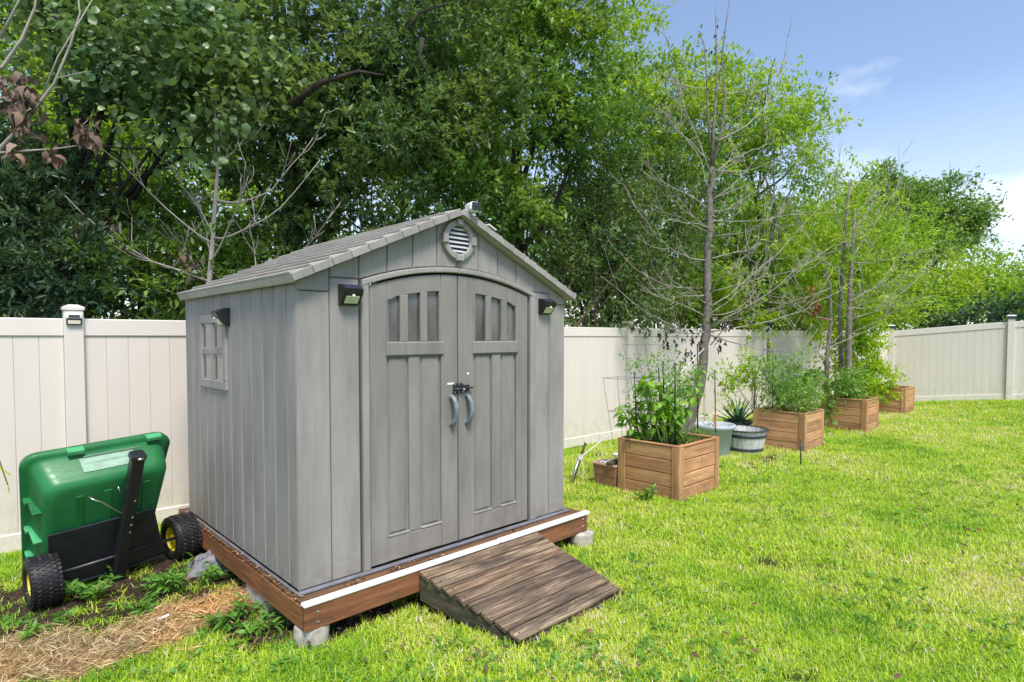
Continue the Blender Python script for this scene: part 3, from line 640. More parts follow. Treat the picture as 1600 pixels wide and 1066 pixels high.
# ------------------------------------------------------------------ green dump cart tipped on its end
ROT = Matrix.Rotation(.883, 4, 'Z') @ Matrix.Rotation(.423, 4, 'X') @ Matrix.Rotation(-.078, 4, 'Y')
# local axes of the tub: +x along the rim, -y out of its underside (to the camera), +z up along the bed
cart = thing('dump_cart', 'green poly dump cart tipped up on its wheels with a black tow bar', 'garden cart', (-2.66, 3.84, 0), 0)
CI = Matrix.Translation((-2.66, 3.84, 0)).inverted(); TM = CI @ Matrix.Translation((-2.704, 3.811, .953)) @ ROT
def rrect(w, z0, z1, r, n=5):
    pts = []
    for cx, cz, a0 in ((w-r, z0+r, -90), (w-r, z1-r, 0), (-w+r, z1-r, 90), (-w+r, z0+r, 180)):
        for k in range(n+1): a = R(a0+90*k/n); pts.append((cx+r*math.cos(a), cz+r*math.sin(a)))
    return pts
rings = [(.412, -.96, 0., .085, .030), (.418, -.965, .005, .09, .0), (.418, -.965, .005, .09, -.014), (.392, -.94, -.022, .08, -.016), (.374, -.92, -.045, .08, -.03), (.345, -.88, -.082, .085, -.20), (.325, -.86, -.105, .085, -.238), (.29, -.82, -.14, .07, -.247)]
mb = MB(); vs = []; nr = None
for w, z0, z1, r, d in rings:
    pr = rrect(w, z0, z1, r); nr = len(pr); vs += [TM @ Vector((x-(x+.41)*.19*max(0, -z-.10), d, z)) for x, z in pr]
fs = []
for i in range(len(rings)-1):
    for k in range(nr): k2 = (k+1) % nr; fs.append((i*nr+k, i*nr+k2, (i+1)*nr+k2, (i+1)*nr+k))
fs.append(tuple((len(rings)-1)*nr+k for k in range(nr)))
mb.add(vs, fs); tub = mb.build('tub', M['green'], cart, True)
md = tub.modifiers.new('shell', 'SOLIDIFY'); md.thickness = .006
def cb(name, mat, lo, hi, b=.004, par=cart, M2=None): return MB().box(lo, hi, b, TM if M2 is None else TM @ M2).build(name, mat, par)
for x in (-.14, .305): cb('clip', M['green2'], (x-.045, -.055, -.016), (x+.045, -.004, .014), .004, tub)
for z in (-.30, -.52, -.72): cb('rib', M['green2'] if z < -.4 else M['green'], (-.408, -.075, z-.012), (-.36, -.016, z+.012), .004, tub); cb('rib', M['green2'] if z < -.4 else M['green'], (-.392, -.20, z-.010), (-.335, -.075, z+.010), .004, tub); cb('rib', M['green'], (.35-.14*(-z-.1), -.075, z-.012), (.408-.15*(-z-.1), -.016, z+.012), .004, tub)
for x in (-.17, -.02, .20): cb('rib', M['green'], (x-.022, -.256, -.80), (x+.022, -.2475, -.19), .003, tub)
cb('label', M['label'], (-.12, -.1165, -.012), (.19, -.113, .004), .0005, tub, Matrix.Translation((0, -.02, -.077)) @ Matrix.Rotation(R(-78), 4, 'X') @ Matrix.Translation((0, .02, .077)) if False else Matrix.Translation((0, 0, -.0)))
lb = MB().box((-.13, -.062, -.0012), (.17, .060, .0012), .0004, TM @ Matrix.Translation((0.0, -.118, -.0605)) @ Matrix.Rotation(math.atan2(.037, .17), 4, 'X')).build('label', M['label'], tub)
# steel plate, tow bar, release rod
pm = MB().box((-.335, -.275, -.86), (.335, -.262, -.42), .003); pm.v = [(x-(.085 if x > 0 and z > -.6 else 0), y, z) for x, y, z in pm.v]; pm.v = [tuple(TM @ Vector(v)) for v in pm.v]; pl_ = pm.build('chassis_plate', M['plate'], cart); cb('flange', M['plate'], (-.335, -.288, -.868), (.335, -.262, -.8605), .002, pl_)
TM0 = TM; TM = TM @ Matrix.Translation((.118, 0, .05)) @ Matrix.Rotation(R(5), 4, 'Y') @ Matrix.Translation((-.118, 0, -.05))
bar = MB().box((.078, -.355, -.90), (.150, -.2895, .06), .006, TM).build('tow_bar', M['black'], cart)
cb('hitch', M['black'], (.070, -.362, .05), (.157, -.280, .10), .012, bar); MB().tube([TM @ Vector((.100, -.370, .08)), TM @ Vector((.135, -.370, .08))], .008, 8).build('hitch_pin', M['metal'], bar, True)
for z in (-.25, -.38, -.44, -.50): MB().lathe([(0, 0), (.007, 0), (.006, .006), (0, .007)], 8, TM @ Matrix.Translation((.13, -.3555, z)) @ RX).build('bolt', M['metal'], bar)
TM = TM0
MB().tube([TM @ Vector(q) for q in ((-.13, -.262, -.20), (-.11, -.30, -.205), (-.07, -.31, -.23), (.04, -.31, -.36), (.08, -.30, -.38))], .0055, 6).build('release_rod', M['metal'], cart, True)
MB().tube([TM @ Vector(q) for q in ((.03, -.27, -.17), (.04, -.29, -.22))], .004, 6).build('release_rod', M['metal'], cart, True)
def wheel(c, ax, rs=1.):
    c = CI @ Vector(c); ax = Vector(ax).normalized(); Q = Matrix.Translation(c) @ ax.to_track_quat('Z', 'Y').to_matrix().to_4x4() @ Matrix.Scale(rs, 4)
    rr, hw = .170, .088
    t = MB().lathe([(.088, -hw*.8), (.10, -hw*.95), (.140, -hw), (.157, -hw*.9), (.163, -hw*.55), (.165, 0), (.163, hw*.55), (.157, hw*.9), (.140, hw), (.10, hw*.95), (.088, hw*.8)], 40, Q).build('wheel', M['tyre'], cart, True)
    lug = MB(); n = 34
    for k in range(n):
        for j in range(6):
            a = 2*PI*(k+(j % 2)*.5)/n; xx = -hw*.80+hw*1.6*j/5; r0 = .1655-(.006 if j in (0, 5) else 0)
            Lm = Q @ Matrix.Rotation(a, 4, 'Z') @ Matrix.Translation((r0, 0, xx)) @ Matrix.Rotation(R(22*(1 if j % 2 else -1)), 4, 'X')
            lug.box((-.004, -.0105, -.0115), (.005, .0105, .0115), .002, Lm)
    lo = lug.build('tread', M['tyre'], t); lo['kind'] = 'stuff'
    rim = MB()
    for sg in (-1, 1): rim.lathe([(.090, sg*hw*.80), (.088, sg*hw*.70), (.075, sg*hw*.45), (.035, sg*hw*.40), (.032, sg*hw*.75), (.012, sg*hw*.78), (0, sg*hw*.78)], 28, Q)
    rim.build('rim', M['yellow'], t, True)
ax = (.60, .80, .03)
wheel((-2.90, 3.56, .150), (.66, .75, .03), .93); wheel((-2.452, 4.275, .178), ax, .97)
cb('axle', M['plate'], (-.40, -.30, -.80), (.40, -.282, -.775), .004) if False else MB().tube([CI @ Vector((-2.885, 3.555, .168)), CI @ Vector((-2.432, 4.265, .188))], .011, 10).build('axle', M['plate'], cart, True)
# ------------------------------------------------------------------ foliage tools
def leaf_cloud(C, D, size, aspect=.45, fold=.18, tone=None, droop=.0, rs=RS, hexa=False):
    """one folded leaf per row: C base points, D growth directions, size lengths"""
    n = len(C); D = D/np.linalg.norm(D, axis=1, keepdims=True)
    up = rs.randn(n, 3)*.55+np.array([0, 0, 1.]); W_ = np.cross(D, up); W_ /= np.linalg.norm(W_, axis=1, keepdims=True)+1e-9
    Nn = np.cross(W_, D); s = size[:, None]; w = (size*aspect*(.8+.4*rs.rand(n)))[:, None]*.5
    mid = C+D*s*.45
    if hexa:
        V = np.stack([C, C+D*s*.28-W_*w*.9+Nn*w*fold, C+D*s*.28+W_*w*.9+Nn*w*fold, C+D*s*.66-W_*w*.75+Nn*w*fold, C+D*s*.66+W_*w*.75+Nn*w*fold, C+D*s-Nn*s*droop], 1)
        k = np.arange(n)[:, None]*6; F = np.concatenate([k+np.array([[0, 1, 2]]), k+np.array([[1, 3, 2]]), k+np.array([[2, 3, 4]]), k+np.array([[3, 5, 4]])], 0)
        m = 6
    else:
        V = np.stack([C, mid-W_*w+Nn*w*fold, C+D*s-Nn*s*droop, mid+W_*w+Nn*w*fold], 1); k = np.arange(n)[:, None]*4
        F = np.concatenate([k+np.array([[0, 1, 2]]), k+np.array([[0, 2, 3]])], 0); m = 4
    if tone is None: tone = rs.rand(n)
    return V.reshape(-1, 3), F, np.repeat(tone, m)
def sprigs(P, out, k, size, aspect, spread=.10, tonebase=None, rs=RS, hexa=False, down=.15):
    """k leaves fanned round each sprig tip P growing outwards"""
    n = len(P); Pk = np.repeat(P, k, 0); Ok = np.repeat(out, k, 0); r = rs.randn(n*k, 3)
    C = Pk+r*spread*np.array([1, 1, .8]); D = Ok*.9+rs.randn(n*k, 3)*.75; D[:, 2] -= down
    sz = size*(.65+.7*rs.rand(n*k)); tb = np.repeat(rs.rand(n) if tonebase is None else tonebase, k)
    return leaf_cloud(C, D, sz, aspect, .25, np.clip(tb*.62+rs.rand(n*k)*.42, 0, 1), .12, rs, hexa)
def join(parts):
    V = []; F = []; T = []; o = 0
    for v, f, t in parts: V.append(v); F.append(f+o); T.append(t); o += len(v)
    return np.concatenate(V), np.concatenate(F), np.concatenate(T)
def lobe_points(c, r, n, rs=RS, shell=.62):
    d = rs.randn(n, 3); d /= np.linalg.norm(d, axis=1, keepdims=True); q = shell+(1-shell)*rs.rand(n)**.8
    inner = rs.rand(n) < .22; q[inner] = rs.rand(inner.sum())**.5*shell
    return np.asarray(c)+d*q[:, None]*np.asarray(r), d
def clumpy(c, r, n, rs=RS, per=16, cr=.28):
    """points gathered in twig clumps over an ellipsoid, uneven on purpose"""
    m = max(3, n//per); C, d = lobe_points(c, r, m, rs); k = rs.randint(0, m, n)
    q = rs.randn(n, 3); P = C[k]+q*cr*np.array([1, 1, .55])*(.6+.8*rs.rand(m))[k][:, None]
    o = d[k]*.6+q*.35+np.array([0, 0, .15]); return P, o, k, m
TOT = [0]; DM = 2.7
def crown(name, lobes, leaf, mat, parent, k=9, asp=.45, spread=.09, dens=1., cr=.28, hexa=False, seed=0, down=.15, per=16):
    rs = np.random.RandomState(seed+100); parts = []
    for c, r in lobes:
        area = PI*r[0]*r[2]*1.0; la = leaf*leaf*asp*.5; n = int(area*dens/la/k*DM)
        if n < 4: n = 4
        P, o, kk, m = clumpy(c, r, n, rs, per, cr); tb = np.clip(rs.rand(m)*.7+.15+.10*rs.randn(m), 0, 1)[kk]*.6+rs.rand(n)*.4
        o = o/np.linalg.norm(o, axis=1, keepdims=True); parts.append(sprigs(P, o, k, leaf, asp, spread, tb, rs, hexa, down))
    V, F, T = join(parts); TOT[0] += len(F)
    if parent is not None: V = V-np.array(parent.location)
    o = link(name, np_mesh(name, V, F, mat, T), parent); o['kind'] = 'stuff'; return o
def lobe(px, py, rx, ry, Y, ry_d=None):
    c = atY(px, py, Y); s = Y/FP; return (tuple(c), (rx*s, (ry_d or max(.5, .55*rx*s)), ry*s))
def bend(a, b, sag=0., n=8, wob=.0, rnd=random, up=0.):
    a = Vector(a); b = Vector(b); d = b-a; pts = []; l = d.length
    w1 = Vector((rnd.uniform(-1, 1), rnd.uniform(-1, 1), rnd.uniform(-1, 1)))*wob*l
    for i in range(n+1):
        t = i/n; p = a+d*t; p.z += -sag*l*4*t*(1-t)+up*l*(t*t-t); p += w1*math.sin(PI*t)+Vector((mnoise.noise(p*2.3), mnoise.noise(p*2.3+Vector((5, 0, 0))), mnoise.noise(p*3.1+Vector((0, 9, 0)))*.8))*wob*l*.8*math.sin(PI*t); pts.append(p)
    return pts
def taper(r0, r1, n): return [r0+(r1-r0)*(i/(n-1))**.8 for i in range(n)]
def woods_tree(name, label, cat, base, lobes, leaf, mat, trunk_r=.12, nl=5, group='trees and bushes behind the fence', bark='barkd', **kw):
    t = thing(name, label, cat, tuple(base), 0, group); b = Vector(base)
    ctr = sum((Vector(l[0]) for l in lobes), Vector())/len(lobes)
    top = Vector((ctr.x*.5+b.x*.5, ctr.y*.3+b.y*.7, ctr.z)); pts = bend(Vector((0, 0, -.1)), top-b, 0, 9, .06)
    MB().tube(pts, taper(trunk_r, trunk_r*.4, len(pts)), 9).build('trunk', M[bark], t, True)
    for i, (c, r) in enumerate(lobes[:nl+4]):
        s = pts[random.randint(3, 8)]; e = Vector(c)-b; q = bend(s, e, .06, 7, .07)
        MB().tube(q, taper(trunk_r*.42, .012, len(q)), 6).build('limb', M[bark], t, True)
        if i < nl:
            mb = MB()
            for _ in range(5):
                s2 = q[random.randint(3, 7)]; e2 = s2+Vector([random.gauss(0, 1)*r[j]*.6 for j in range(3)]); q2 = bend(s2, e2, .04, 5, .08); mb.tube(q2, taper(.018, .005, len(q2)), 4)
            mb.build('twigs', M[bark], t)
    crown('foliage', lobes, leaf, LF[mat], t, **kw); return t
G0 = lambda px, Y: Vector(((px-800)/FP*Y, Y, 0))
random.seed(3)
# -- nearest row, behind the fence, left to right
woods_tree('vine_draped_tree', 'tree with large glossy pale green leaves filling the top left corner', 'tree', G0(60, 7.6),
  [lobe(60, -40, 130, 110, 6.6), lobe(200, 40, 120, 110, 6.2), lobe(330, 60, 110, 120, 6.3), lobe(160, 130, 110, 70, 6.4), lobe(270, 160, 110, 70, 6.2), lobe(350, 150, 70, 60, 6.5), lobe(250, -120, 260, 90, 6.8)], .085, 'grape', .13, k=7, asp=.9, spread=.12, dens=.85, cr=.26, hexa=True, seed=1, down=.5)
woods_tree('dark_leaf_tree', 'dark blue green bush mass low at the far left over the fence', 'tree', G0(30, 6.6),
  [lobe(30, 350, 110, 120, 6.4), lobe(110, 410, 90, 90, 6.2), lobe(-60, 300, 120, 160, 6.5), lobe(10, 450, 120, 60, 6.1), lobe(60, 280, 80, 70, 6.8)], .095, 'dark', .08, k=10, asp=.30, spread=.024, dens=1.5, cr=.22, seed=2, per=8, down=.0)
woods_tree('understorey_bush', 'mid green low bush behind the fence between the dark bush and the shed', 'bush', G0(200, 6.9),
  [lobe(190, 420, 90, 90, 6.9), lobe(270, 450, 90, 70, 6.6), lobe(350, 420, 90, 90, 7.2), lobe(250, 340, 80, 70, 7.6), lobe(180, 300, 90, 80, 7.8)], .085, 'mid', .05, k=8, asp=.4, spread=.035, dens=.95, cr=.22, seed=3, per=9, down=0.)
woods_tree('sun_tinted_tree', 'foliage coloured yellow green as if sunlit, showing through behind the small bare tree', 'tree', G0(230, 10.5),
  [lobe(150, 230, 110, 90, 10.2), lobe(260, 300, 110, 90, 10.6), lobe(380, 330, 80, 80, 10.8), lobe(80, 130, 80, 80, 10.4), lobe(500, 430, 80, 60, 10.6), lobe(600, 430, 80, 60, 11.)], .10, 'lime', .1, k=8, asp=.45, spread=.05, dens=.75, cr=.3, seed=15, per=9, down=0.)  # lime leaf colour paints in the sunlight on this foliage
woods_tree('oak_tree', 'large dark leaved oak with a thick shaded trunk rising behind the shed', 'tree', G0(372, 9.2),
  [lobe(460, 60, 150, 130, 7.6), lobe(560, 190, 130, 110, 7.3), lobe(640, 60, 140, 120, 7.6), lobe(480, 270, 110, 110, 7.9), lobe(700, 170, 110, 110, 7.7), lobe(560, 330, 110, 80, 7.5), lobe(620, -90, 250, 90, 7.8), lobe(380, 240, 70, 90, 8.8), lobe(430, 390, 90, 60, 7.9)], .098, 'oak', .26, k=9, asp=.40, spread=.026, dens=1.15, cr=.21, seed=4, per=15, down=.0)
woods_tree('oak_tree', 'medium green oak crown directly above the peak of the shed roof', 'tree', G0(800, 9.6),
  [lobe(780, 60, 110, 130, 8.6), lobe(860, 130, 110, 120, 8.8), lobe(760, 250, 100, 90, 8.3), lobe(690, 300, 90, 70, 7.9), lobe(870, 10, 80, 80, 9.0), lobe(930, 190, 80, 90, 9.4), lobe(820, 320, 70, 60, 8.8), lobe(830, -100, 130, 70, 8.8)], .095, 'mid', .15, k=9, asp=.42, spread=.03, dens=.95, cr=.21, seed=5, per=15, down=.0)
woods_tree('thicket_tree', 'shadowy vine tangled tree behind the fence right of the shed', 'tree', G0(960, 10.2),
  [lobe(930, 330, 90, 90, 9.8), lobe(860, 400, 70, 90, 9.4), lobe(1000, 420, 90, 80, 10.), lobe(960, 480, 130, 40, 9.6), lobe(1060, 340, 80, 90, 10.6), lobe(1010, 240, 80, 80, 10.8), lobe(900, 260, 70, 60, 9.9)], .085, 'oak', .09, k=8, asp=.42, spread=.05, dens=.62, cr=.26, seed=6, per=9)
woods_tree('arching_tree', 'tall lime green tree arching out to the right against the blue sky', 'tree', G0(1190, 13.2),
  [lobe(1010, 150, 70, 75, 11.6), lobe(1080, 170, 80, 85, 11.6), lobe(1150, 140, 70, 55, 12.), lobe(1190, 180, 70, 60, 11.8), lobe(1240, 160, 45, 50, 12.2), lobe(1120, 260, 90, 80, 12.), lobe(1210, 240, 60, 45, 12.2), lobe(1275, 205, 30, 35, 12.4), lobe(1255, 265, 45, 28, 12.4), lobe(1045, 290, 80, 100, 11.4), lobe(985, 60, 40, 40, 10.8), lobe(985, 190, 50, 100, 10.8)], .085, 'lime', .07, bark='bark', k=8, asp=.45, spread=.045, dens=.85, cr=.20, seed=7, per=15, down=.0)
woods_tree('leafy_bush', 'lime green bush mass over the fence behind the bare tree', 'bush', G0(1180, 14.),
  [lobe(1150, 380, 90, 70, 12.6), lobe(1200, 440, 90, 60, 13.), lobe(1080, 440, 80, 60, 12.), lobe(1260, 380, 60, 60, 14.6), lobe(1250, 480, 80, 40, 14.4), lobe(1130, 490, 90, 30, 12.4), lobe(1205, 360, 60, 50, 13.6)], .115, 'lime', .08, k=8, asp=.45, spread=.05, dens=.95, cr=.25, seed=8, per=14, down=.0)
woods_tree('leafy_tree', 'rounded lime green tree behind the second bare tree', 'tree', G0(1330, 16.5),
  [lobe(1325, 330, 55, 60, 16.), lobe(1370, 400, 60, 60, 16.), lobe(1300, 430, 60, 60, 15.6), lobe(1385, 470, 50, 38, 15.6), lobe(1400, 370, 50, 35, 17.), lobe(1340, 490, 80, 26, 15.5)], .13, 'lime', .1, k=8, asp=.45, spread=.07, dens=.9, cr=.34, seed=9, per=10, down=0.)
woods_tree('far_oak_tree', 'big rounded dark green tree standing highest at the right', 'tree', G0(1440, 26),
  [lobe(1370, 320, 45, 45, 25), lobe(1420, 330, 45, 45, 25), lobe(1478, 315, 48, 42, 25.5), lobe(1500, 350, 45, 36, 25.4), lobe(1455, 375, 50, 35, 25), lobe(1400, 295, 35, 22, 26), lobe(1530, 325, 20, 13, 25.5), lobe(1490, 365, 22, 18, 25.5), lobe(1410, 400, 70, 35, 24.5), lobe(1375, 275, 18, 12, 26), lobe(1450, 290, 20, 16, 26), lobe(1335, 300, 22, 22, 25)], .17, 'far', .3, bark='barkd', k=9, asp=.55, spread=.13, dens=1.7, cr=.34, seed=10, per=16, down=0.)
woods_tree('roadside_tree', 'bright green bushy tree below the tall oak at the right edge', 'tree', G0(1520, 22),
  [lobe(1500, 420, 50, 30, 21), lobe(1540, 430, 50, 35, 21.5), lobe(1470, 450, 55, 32, 20.5), lobe(1530, 470, 70, 28, 20), lobe(1440, 480, 60, 24, 19.5), lobe(1585, 470, 40, 32, 20)], .15, 'lime', .1, k=9, asp=.45, spread=.16, dens=.95, cr=.36, seed=11)
woods_tree('roadside_tree', 'pale green low tree cut off by the right edge of the picture', 'tree', G0(1620, 30),
  [lobe(1590, 450, 30, 35, 30), lobe(1630, 440, 50, 38, 29), lobe(1680, 430, 60, 50, 29), lobe(1600, 490, 60, 18, 29)], .2, 'far', .12, k=9, asp=.5, spread=.2, dens=1.0, cr=.42, seed=12)
woods_tree('low_bush', 'bright green fresh bush just over the corner fence post', 'bush', G0(1395, 16.4), [lobe(1410, 500, 30, 18, 16.4), lobe(1375, 495, 35, 20, 16.2)], .11, 'lime', .03, k=8, asp=.5, spread=.1, dens=1.1, cr=.2, seed=13)
woods_tree('low_bush', 'dark shaded bush over the fence right of the corner post', 'bush', G0(1470, 17.5), [lobe(1460, 505, 50, 24, 17.), lobe(1520, 498, 60, 22, 16.5), lobe(1590, 495, 50, 26, 16.)], .12, 'dark', .04, k=9, asp=.5, spread=.1, dens=1.2, cr=.24, seed=14)
# back rows read as one mass of dim woodland
rsb = np.random.RandomState(5); bl = []
def fenceY(px):
    return max(F0.y+.9*(( (px-800)/FP*10)-F0.x)*0+line_px(F0, FD, min(px, 1246)).y, 3)
for i in range(62):
    px = rsb.uniform(-250, 1290); Y = rsb.uniform(max(10.5, fenceY(px)+1.8), max(15.5, fenceY(px)+4)); hi = 60 if px < 900 else 330+(px-900)*.15
    bl.append(lobe(px, rsb.uniform(hi-150 if px < 900 else hi, 500), rsb.uniform(80, 140), rsb.uniform(60, 110), Y, 1.0))
for i in range(10): bl.append(lobe(1240+i*48, 470+rsb.uniform(-15, 20), 60, 36, 24+i*.8, 1.5))
o = crown('woodland', bl, .15, LF['mid'], None, k=7, asp=.55, spread=.16, dens=.62, cr=.46, seed=20); tag(o, kind='stuff', label='dim mass of further woodland behind the front row of trees', cat='woodland')
# forest floor litter and stems
mb = MB()
for i in range(90):
    px = random.uniform(-200, 1240); Y = random.uniform(max(9.5, fenceY(px)+1.2), 17); b = G0(px, Y); 
    e = b+Vector((random.gauss(0, .8), random.gauss(0, .4), random.uniform(2.5, 6))); q = bend(b, e, 0, 6, .06); mb.tube(q, taper(random.uniform(.02, .09), .01, len(q)), 5)
tag(mb.build('woodland_stems', M['barkd'], None, True), kind='stuff', label='many thin dark stems inside the shaded woodland', cat='woodland')
# leaning stems and lianas seen in the gap right of the shed
ts = thing('leaning_sapling', 'cluster of thin leaning pale stems behind the fence just right of the shed roof', 'sapling', tuple(G0(900, 9.0)), 0, None)
bb = Vector(ts.location)
for (x0, y0, x1, y1, r) in ((890, 520, 985, 400, .028), (905, 520, 1010, 395, .022), (930, 520, 935, 290, .03), (868, 470, 905, 300, .022), (975, 520, 960, 330, .02), (910, 520, 930, 420, .016), (1000, 520, 1080, 330, .02), (860, 330, 850, 470, .014), (945, 520, 905, 210, .016), (1030, 510, 1000, 260, .016), (820, 420, 842, 240, .02), (800, 360, 800, 200, .02), (850, 500, 1000, 240, .01), (980, 470, 1090, 380, .01), (880, 420, 1010, 430, .008)):
    Y = 9.2+random.random()*.9; q = bend(atY(x0, y0, Y)-bb, atY(x1, y1, Y+.3)-bb, .03, 8, .03); MB().tube(q, taper(r, r*.5, len(q)), 6).build('stem', M['vine'], ts, True)
for _ in range(34):
    x0 = random.uniform(770, 1080); y0 = random.uniform(430, 530); x1 = x0+random.gauss(10, 70); y1 = y0-random.uniform(90, 300); Y = 9.3+random.random()*1.2+max(0, (x0-900)/100.*.9)
    q = bend(atY(x0, y0, Y)-bb, atY(x1, y1, Y+random.uniform(-.3, .3))-bb, random.uniform(-.05, .06), 9, .07); MB().tube(q, taper(random.uniform(.006, .016), .003, len(q)), 5).build('stem', M['vine'], ts, True)
# dark limb in the oak crown
tl = thing('fallen_limb', 'dark bare limb showing through the leaves above the shed roof', 'branch', tuple(atY(470, 160, 7.0)), 0)
for pts_ in (((455, 165), (500, 130), (560, 112), (600, 118)), ((640, 45), (655, 20), (700, 5)), ((660, 60), (655, 90), (668, 115))):
    q = [atY(x, y, 6.75)-Vector(tl.location) for x, y in pts_]; MB().tube(q, taper(.05 if pts_[0][0] == 455 else .03, .012, len(q)), 7).build('limb', M['barkd'], tl, True)

# ------------------------------------------------------------------ bare trees
def branch(par, b, start, end, r, sag, twigs, tl_, up=.0, mat='twig', name='branch', wob=.05, tw_up=.5, rnd=random):
    q = bend(start, end, sag, 9, wob); mb = MB(); mb.tube([p-b for p in q], taper(r, max(.0035, r*.22), len(q)), 6); L_ = (Vector(end)-Vector(start)).length
    d = (Vector(end)-Vector(start)).normalized()
    for i in range(twigs):
        k = rnd.randint(2, 9); s = q[k]; dv = (d*.7+Vector((rnd.gauss(0, .5), rnd.gauss(0, .5), rnd.gauss(tw_up, .35)))).normalized(); l = tl_*(.5+rnd.random())
        q2 = bend(s, s+dv*l, .10, 6, .06); mb.tube([p-b for p in q2], taper(max(.005, r*.35), .0028, len(q2)), 5)
        for j in range(rnd.randint(1, 3)):
            s3 = q2[rnd.randint(2, 6)]; dv3 = (dv+Vector((rnd.gauss(0, .6), rnd.gauss(0, .6), rnd.gauss(.4, .4)))).normalized(); q3 = bend(s3, s3+dv3*l*.5, .08, 4, .06); mb.tube([p-b for p in q3], taper(.0042, .002, len(q3)), 4)
    mb.build(name, M[mat], par, True); return q
def dead_leaves(par, b, centers, n, size, mat='dead', spread=.06):
    for c in centers:
        rs = np.random.RandomState(random.randint(0, 9999)); P = np.array(c)+rs.randn(n, 3)*spread*np.array([1, 1, 1.3]); D = rs.randn(n, 3)*.5; D[:, 2] -= 1.
        V, F, T = leaf_cloud(P-np.array(b), D, size*(.6+.8*rs.rand(n)), .5, .6, rs.rand(n), .25, rs, True); link('dead_leaves', np_mesh('dead_leaves', V, F, LF[mat], T), par)
random.seed(12)
Yb = 9.5; base = Vector(tuple(atY(1078, 600, Yb).xy)+(0,)); bt = thing('bare_tree', 'tall nearly leafless tree with pale upcurved branches behind the first planter', 'tree', tuple(base), 0, 'bare dying trees')
tp = [(1074, 684), (1078, 655), (1090, 610), (1100, 560), (1104, 500), (1106, 430), (1108, 360), (1110, 300), (1112, 262)]; tq = bend(atY(1074, 684, Yb), atY(1074, 684, Yb), 0, 1)[:0]
for i_ in range(len(tp)-1):
    for j_ in range(3): f_ = j_/3; tq.append(atY(tp[i_][0]*(1-f_)+tp[i_+1][0]*f_+random.uniform(-2.2, 2.2), tp[i_][1]*(1-f_)+tp[i_+1][1]*f_, Yb+random.uniform(-.02, .02)))
tq.append(atY(*tp[-1], Yb))
MB().tube([p-base for p in tq], [float(np.interp(i_/3, range(9), [.118, .094, .082, .075, .068, .060, .053, .046, .040])*random.uniform(.95, 1.07)) for i_ in range(25)], 12).build('trunk', M['bark'], bt, True)
for pts_, rr in ((((1111, 262), (1116, 190), (1120, 120), (1119, 60), (1118, 10)), .034), (((1112, 262), (1126, 215), (1133, 160), (1128, 90), (1134, 40), (1140, 0)), .028), (((1111, 240), (1106, 180), (1104, 120), (1100, 70), (1092, 48)), .020)):
    q = [atY(x, y, Yb+.03*i) for i, (x, y) in enumerate(pts_)]; MB().tube([p-base for p in q], taper(rr, .006, len(q)), 8).build('leader', M['bark'], bt, True)
TY = lambda y: 1106+(560-y)*.02
BR = [(262, 1040, 175, -.3, .022), (300, 1022, 160, .4, .018), (255, 1052, 105, .3, .016), (236, 1180, 150, -.5, .022), (225, 1215, 120, .3, .022), (270, 1200, 225, .6, .018), (268, 1240, 235, -.6, .018),
      (320, 1005, 270, -.4, .016), (335, 1180, 300, .5, .018), (322, 1240, 268, -.6, .018), (350, 1020, 290, .8, .014), (380, 1225, 330, -.9, .018), (400, 1010, 345, -.7, .016), (410, 1190, 380, .9, .015), (350, 1270, 330, .5, .014),
      (440, 990, 440, .5, .014), (455, 1010, 430, -.8, .016), (440, 1240, 350, -1.1, .018), (470, 1275, 330, .7, .018), (500, 1000, 452, -1., .014), (515, 940, 432, -.6, .017), (505, 1300, 385, -.5, .024), (520, 1330, 440, .3, .018), (522, 1380, 505, -.4, .018), (530, 1200, 400, -1.1, .016), (490, 1170, 440, 1.1, .013), (465, 1290, 400, -.2, .012), (420, 1050, 360, .9, .010), (515, 1260, 470, -1.2, .012)]
for (ys, xe, ye, dy, r) in BR:
    r *= .62; ys += random.uniform(-12, 12)
    s = atY(TY(ys)+(4 if xe > 1106 else -4), ys, Yb); e = atY(xe, ye, Yb+dy); L_ = (e-s).length
    branch(bt, base, s, e, r, (.01+.04*random.random()) if ys < 380 else (.03+.07*random.random()), 7 if L_ > 1.2 else 4, .22*L_+.12, mat='twig' if r < .023 else 'bark', wob=.07)
for _ in range(14):
    ys = random.uniform(120, 540); sd = random.choice((-1, 1)); ln = random.uniform(35, 120); s = atY(TY(ys)+(8 if ys < 260 else 0)*sd, ys, Yb); e = atY(TY(ys)+sd*ln, ys-random.uniform(.1, 1.2)*ln+random.uniform(-10, 25), Yb+random.uniform(-.9, .9)); branch(bt, base, s, e, random.uniform(.006, .011), .12*random.random(), 3, .25, wob=.10)
dc = [atY(x, y, Yb-.25+random.random()*.3) for x, y in ((1035, 525), (1048, 518), (1062, 522), (1078, 525), (1088, 530), (1046, 536), (1078, 548), (1070, 560), (1122, 530), (1126, 542), (1064, 512), (1140, 508), (1130, 512), (1090, 520))]
dead_leaves(bt, base, dc, 9, .075, 'dead', .045)
dc2 = [atY(x, y, Yb+random.uniform(-.6, .6)) for x, y in [(random.randint(1030, 1190), random.randint(430, 515)) for _ in range(26)]+[(1112, 80), (1119, 40), (1130, 95), (1104, 130)]]
dead_leaves(bt, base, dc2, 4, .06, 'dead', .05)
dead_leaves(bt, base, [atY(1268, 462, Yb+.3), atY(1275, 478, Yb+.3), atY(1283, 490, Yb+.3)], 24, .07, 'rustl', .07)
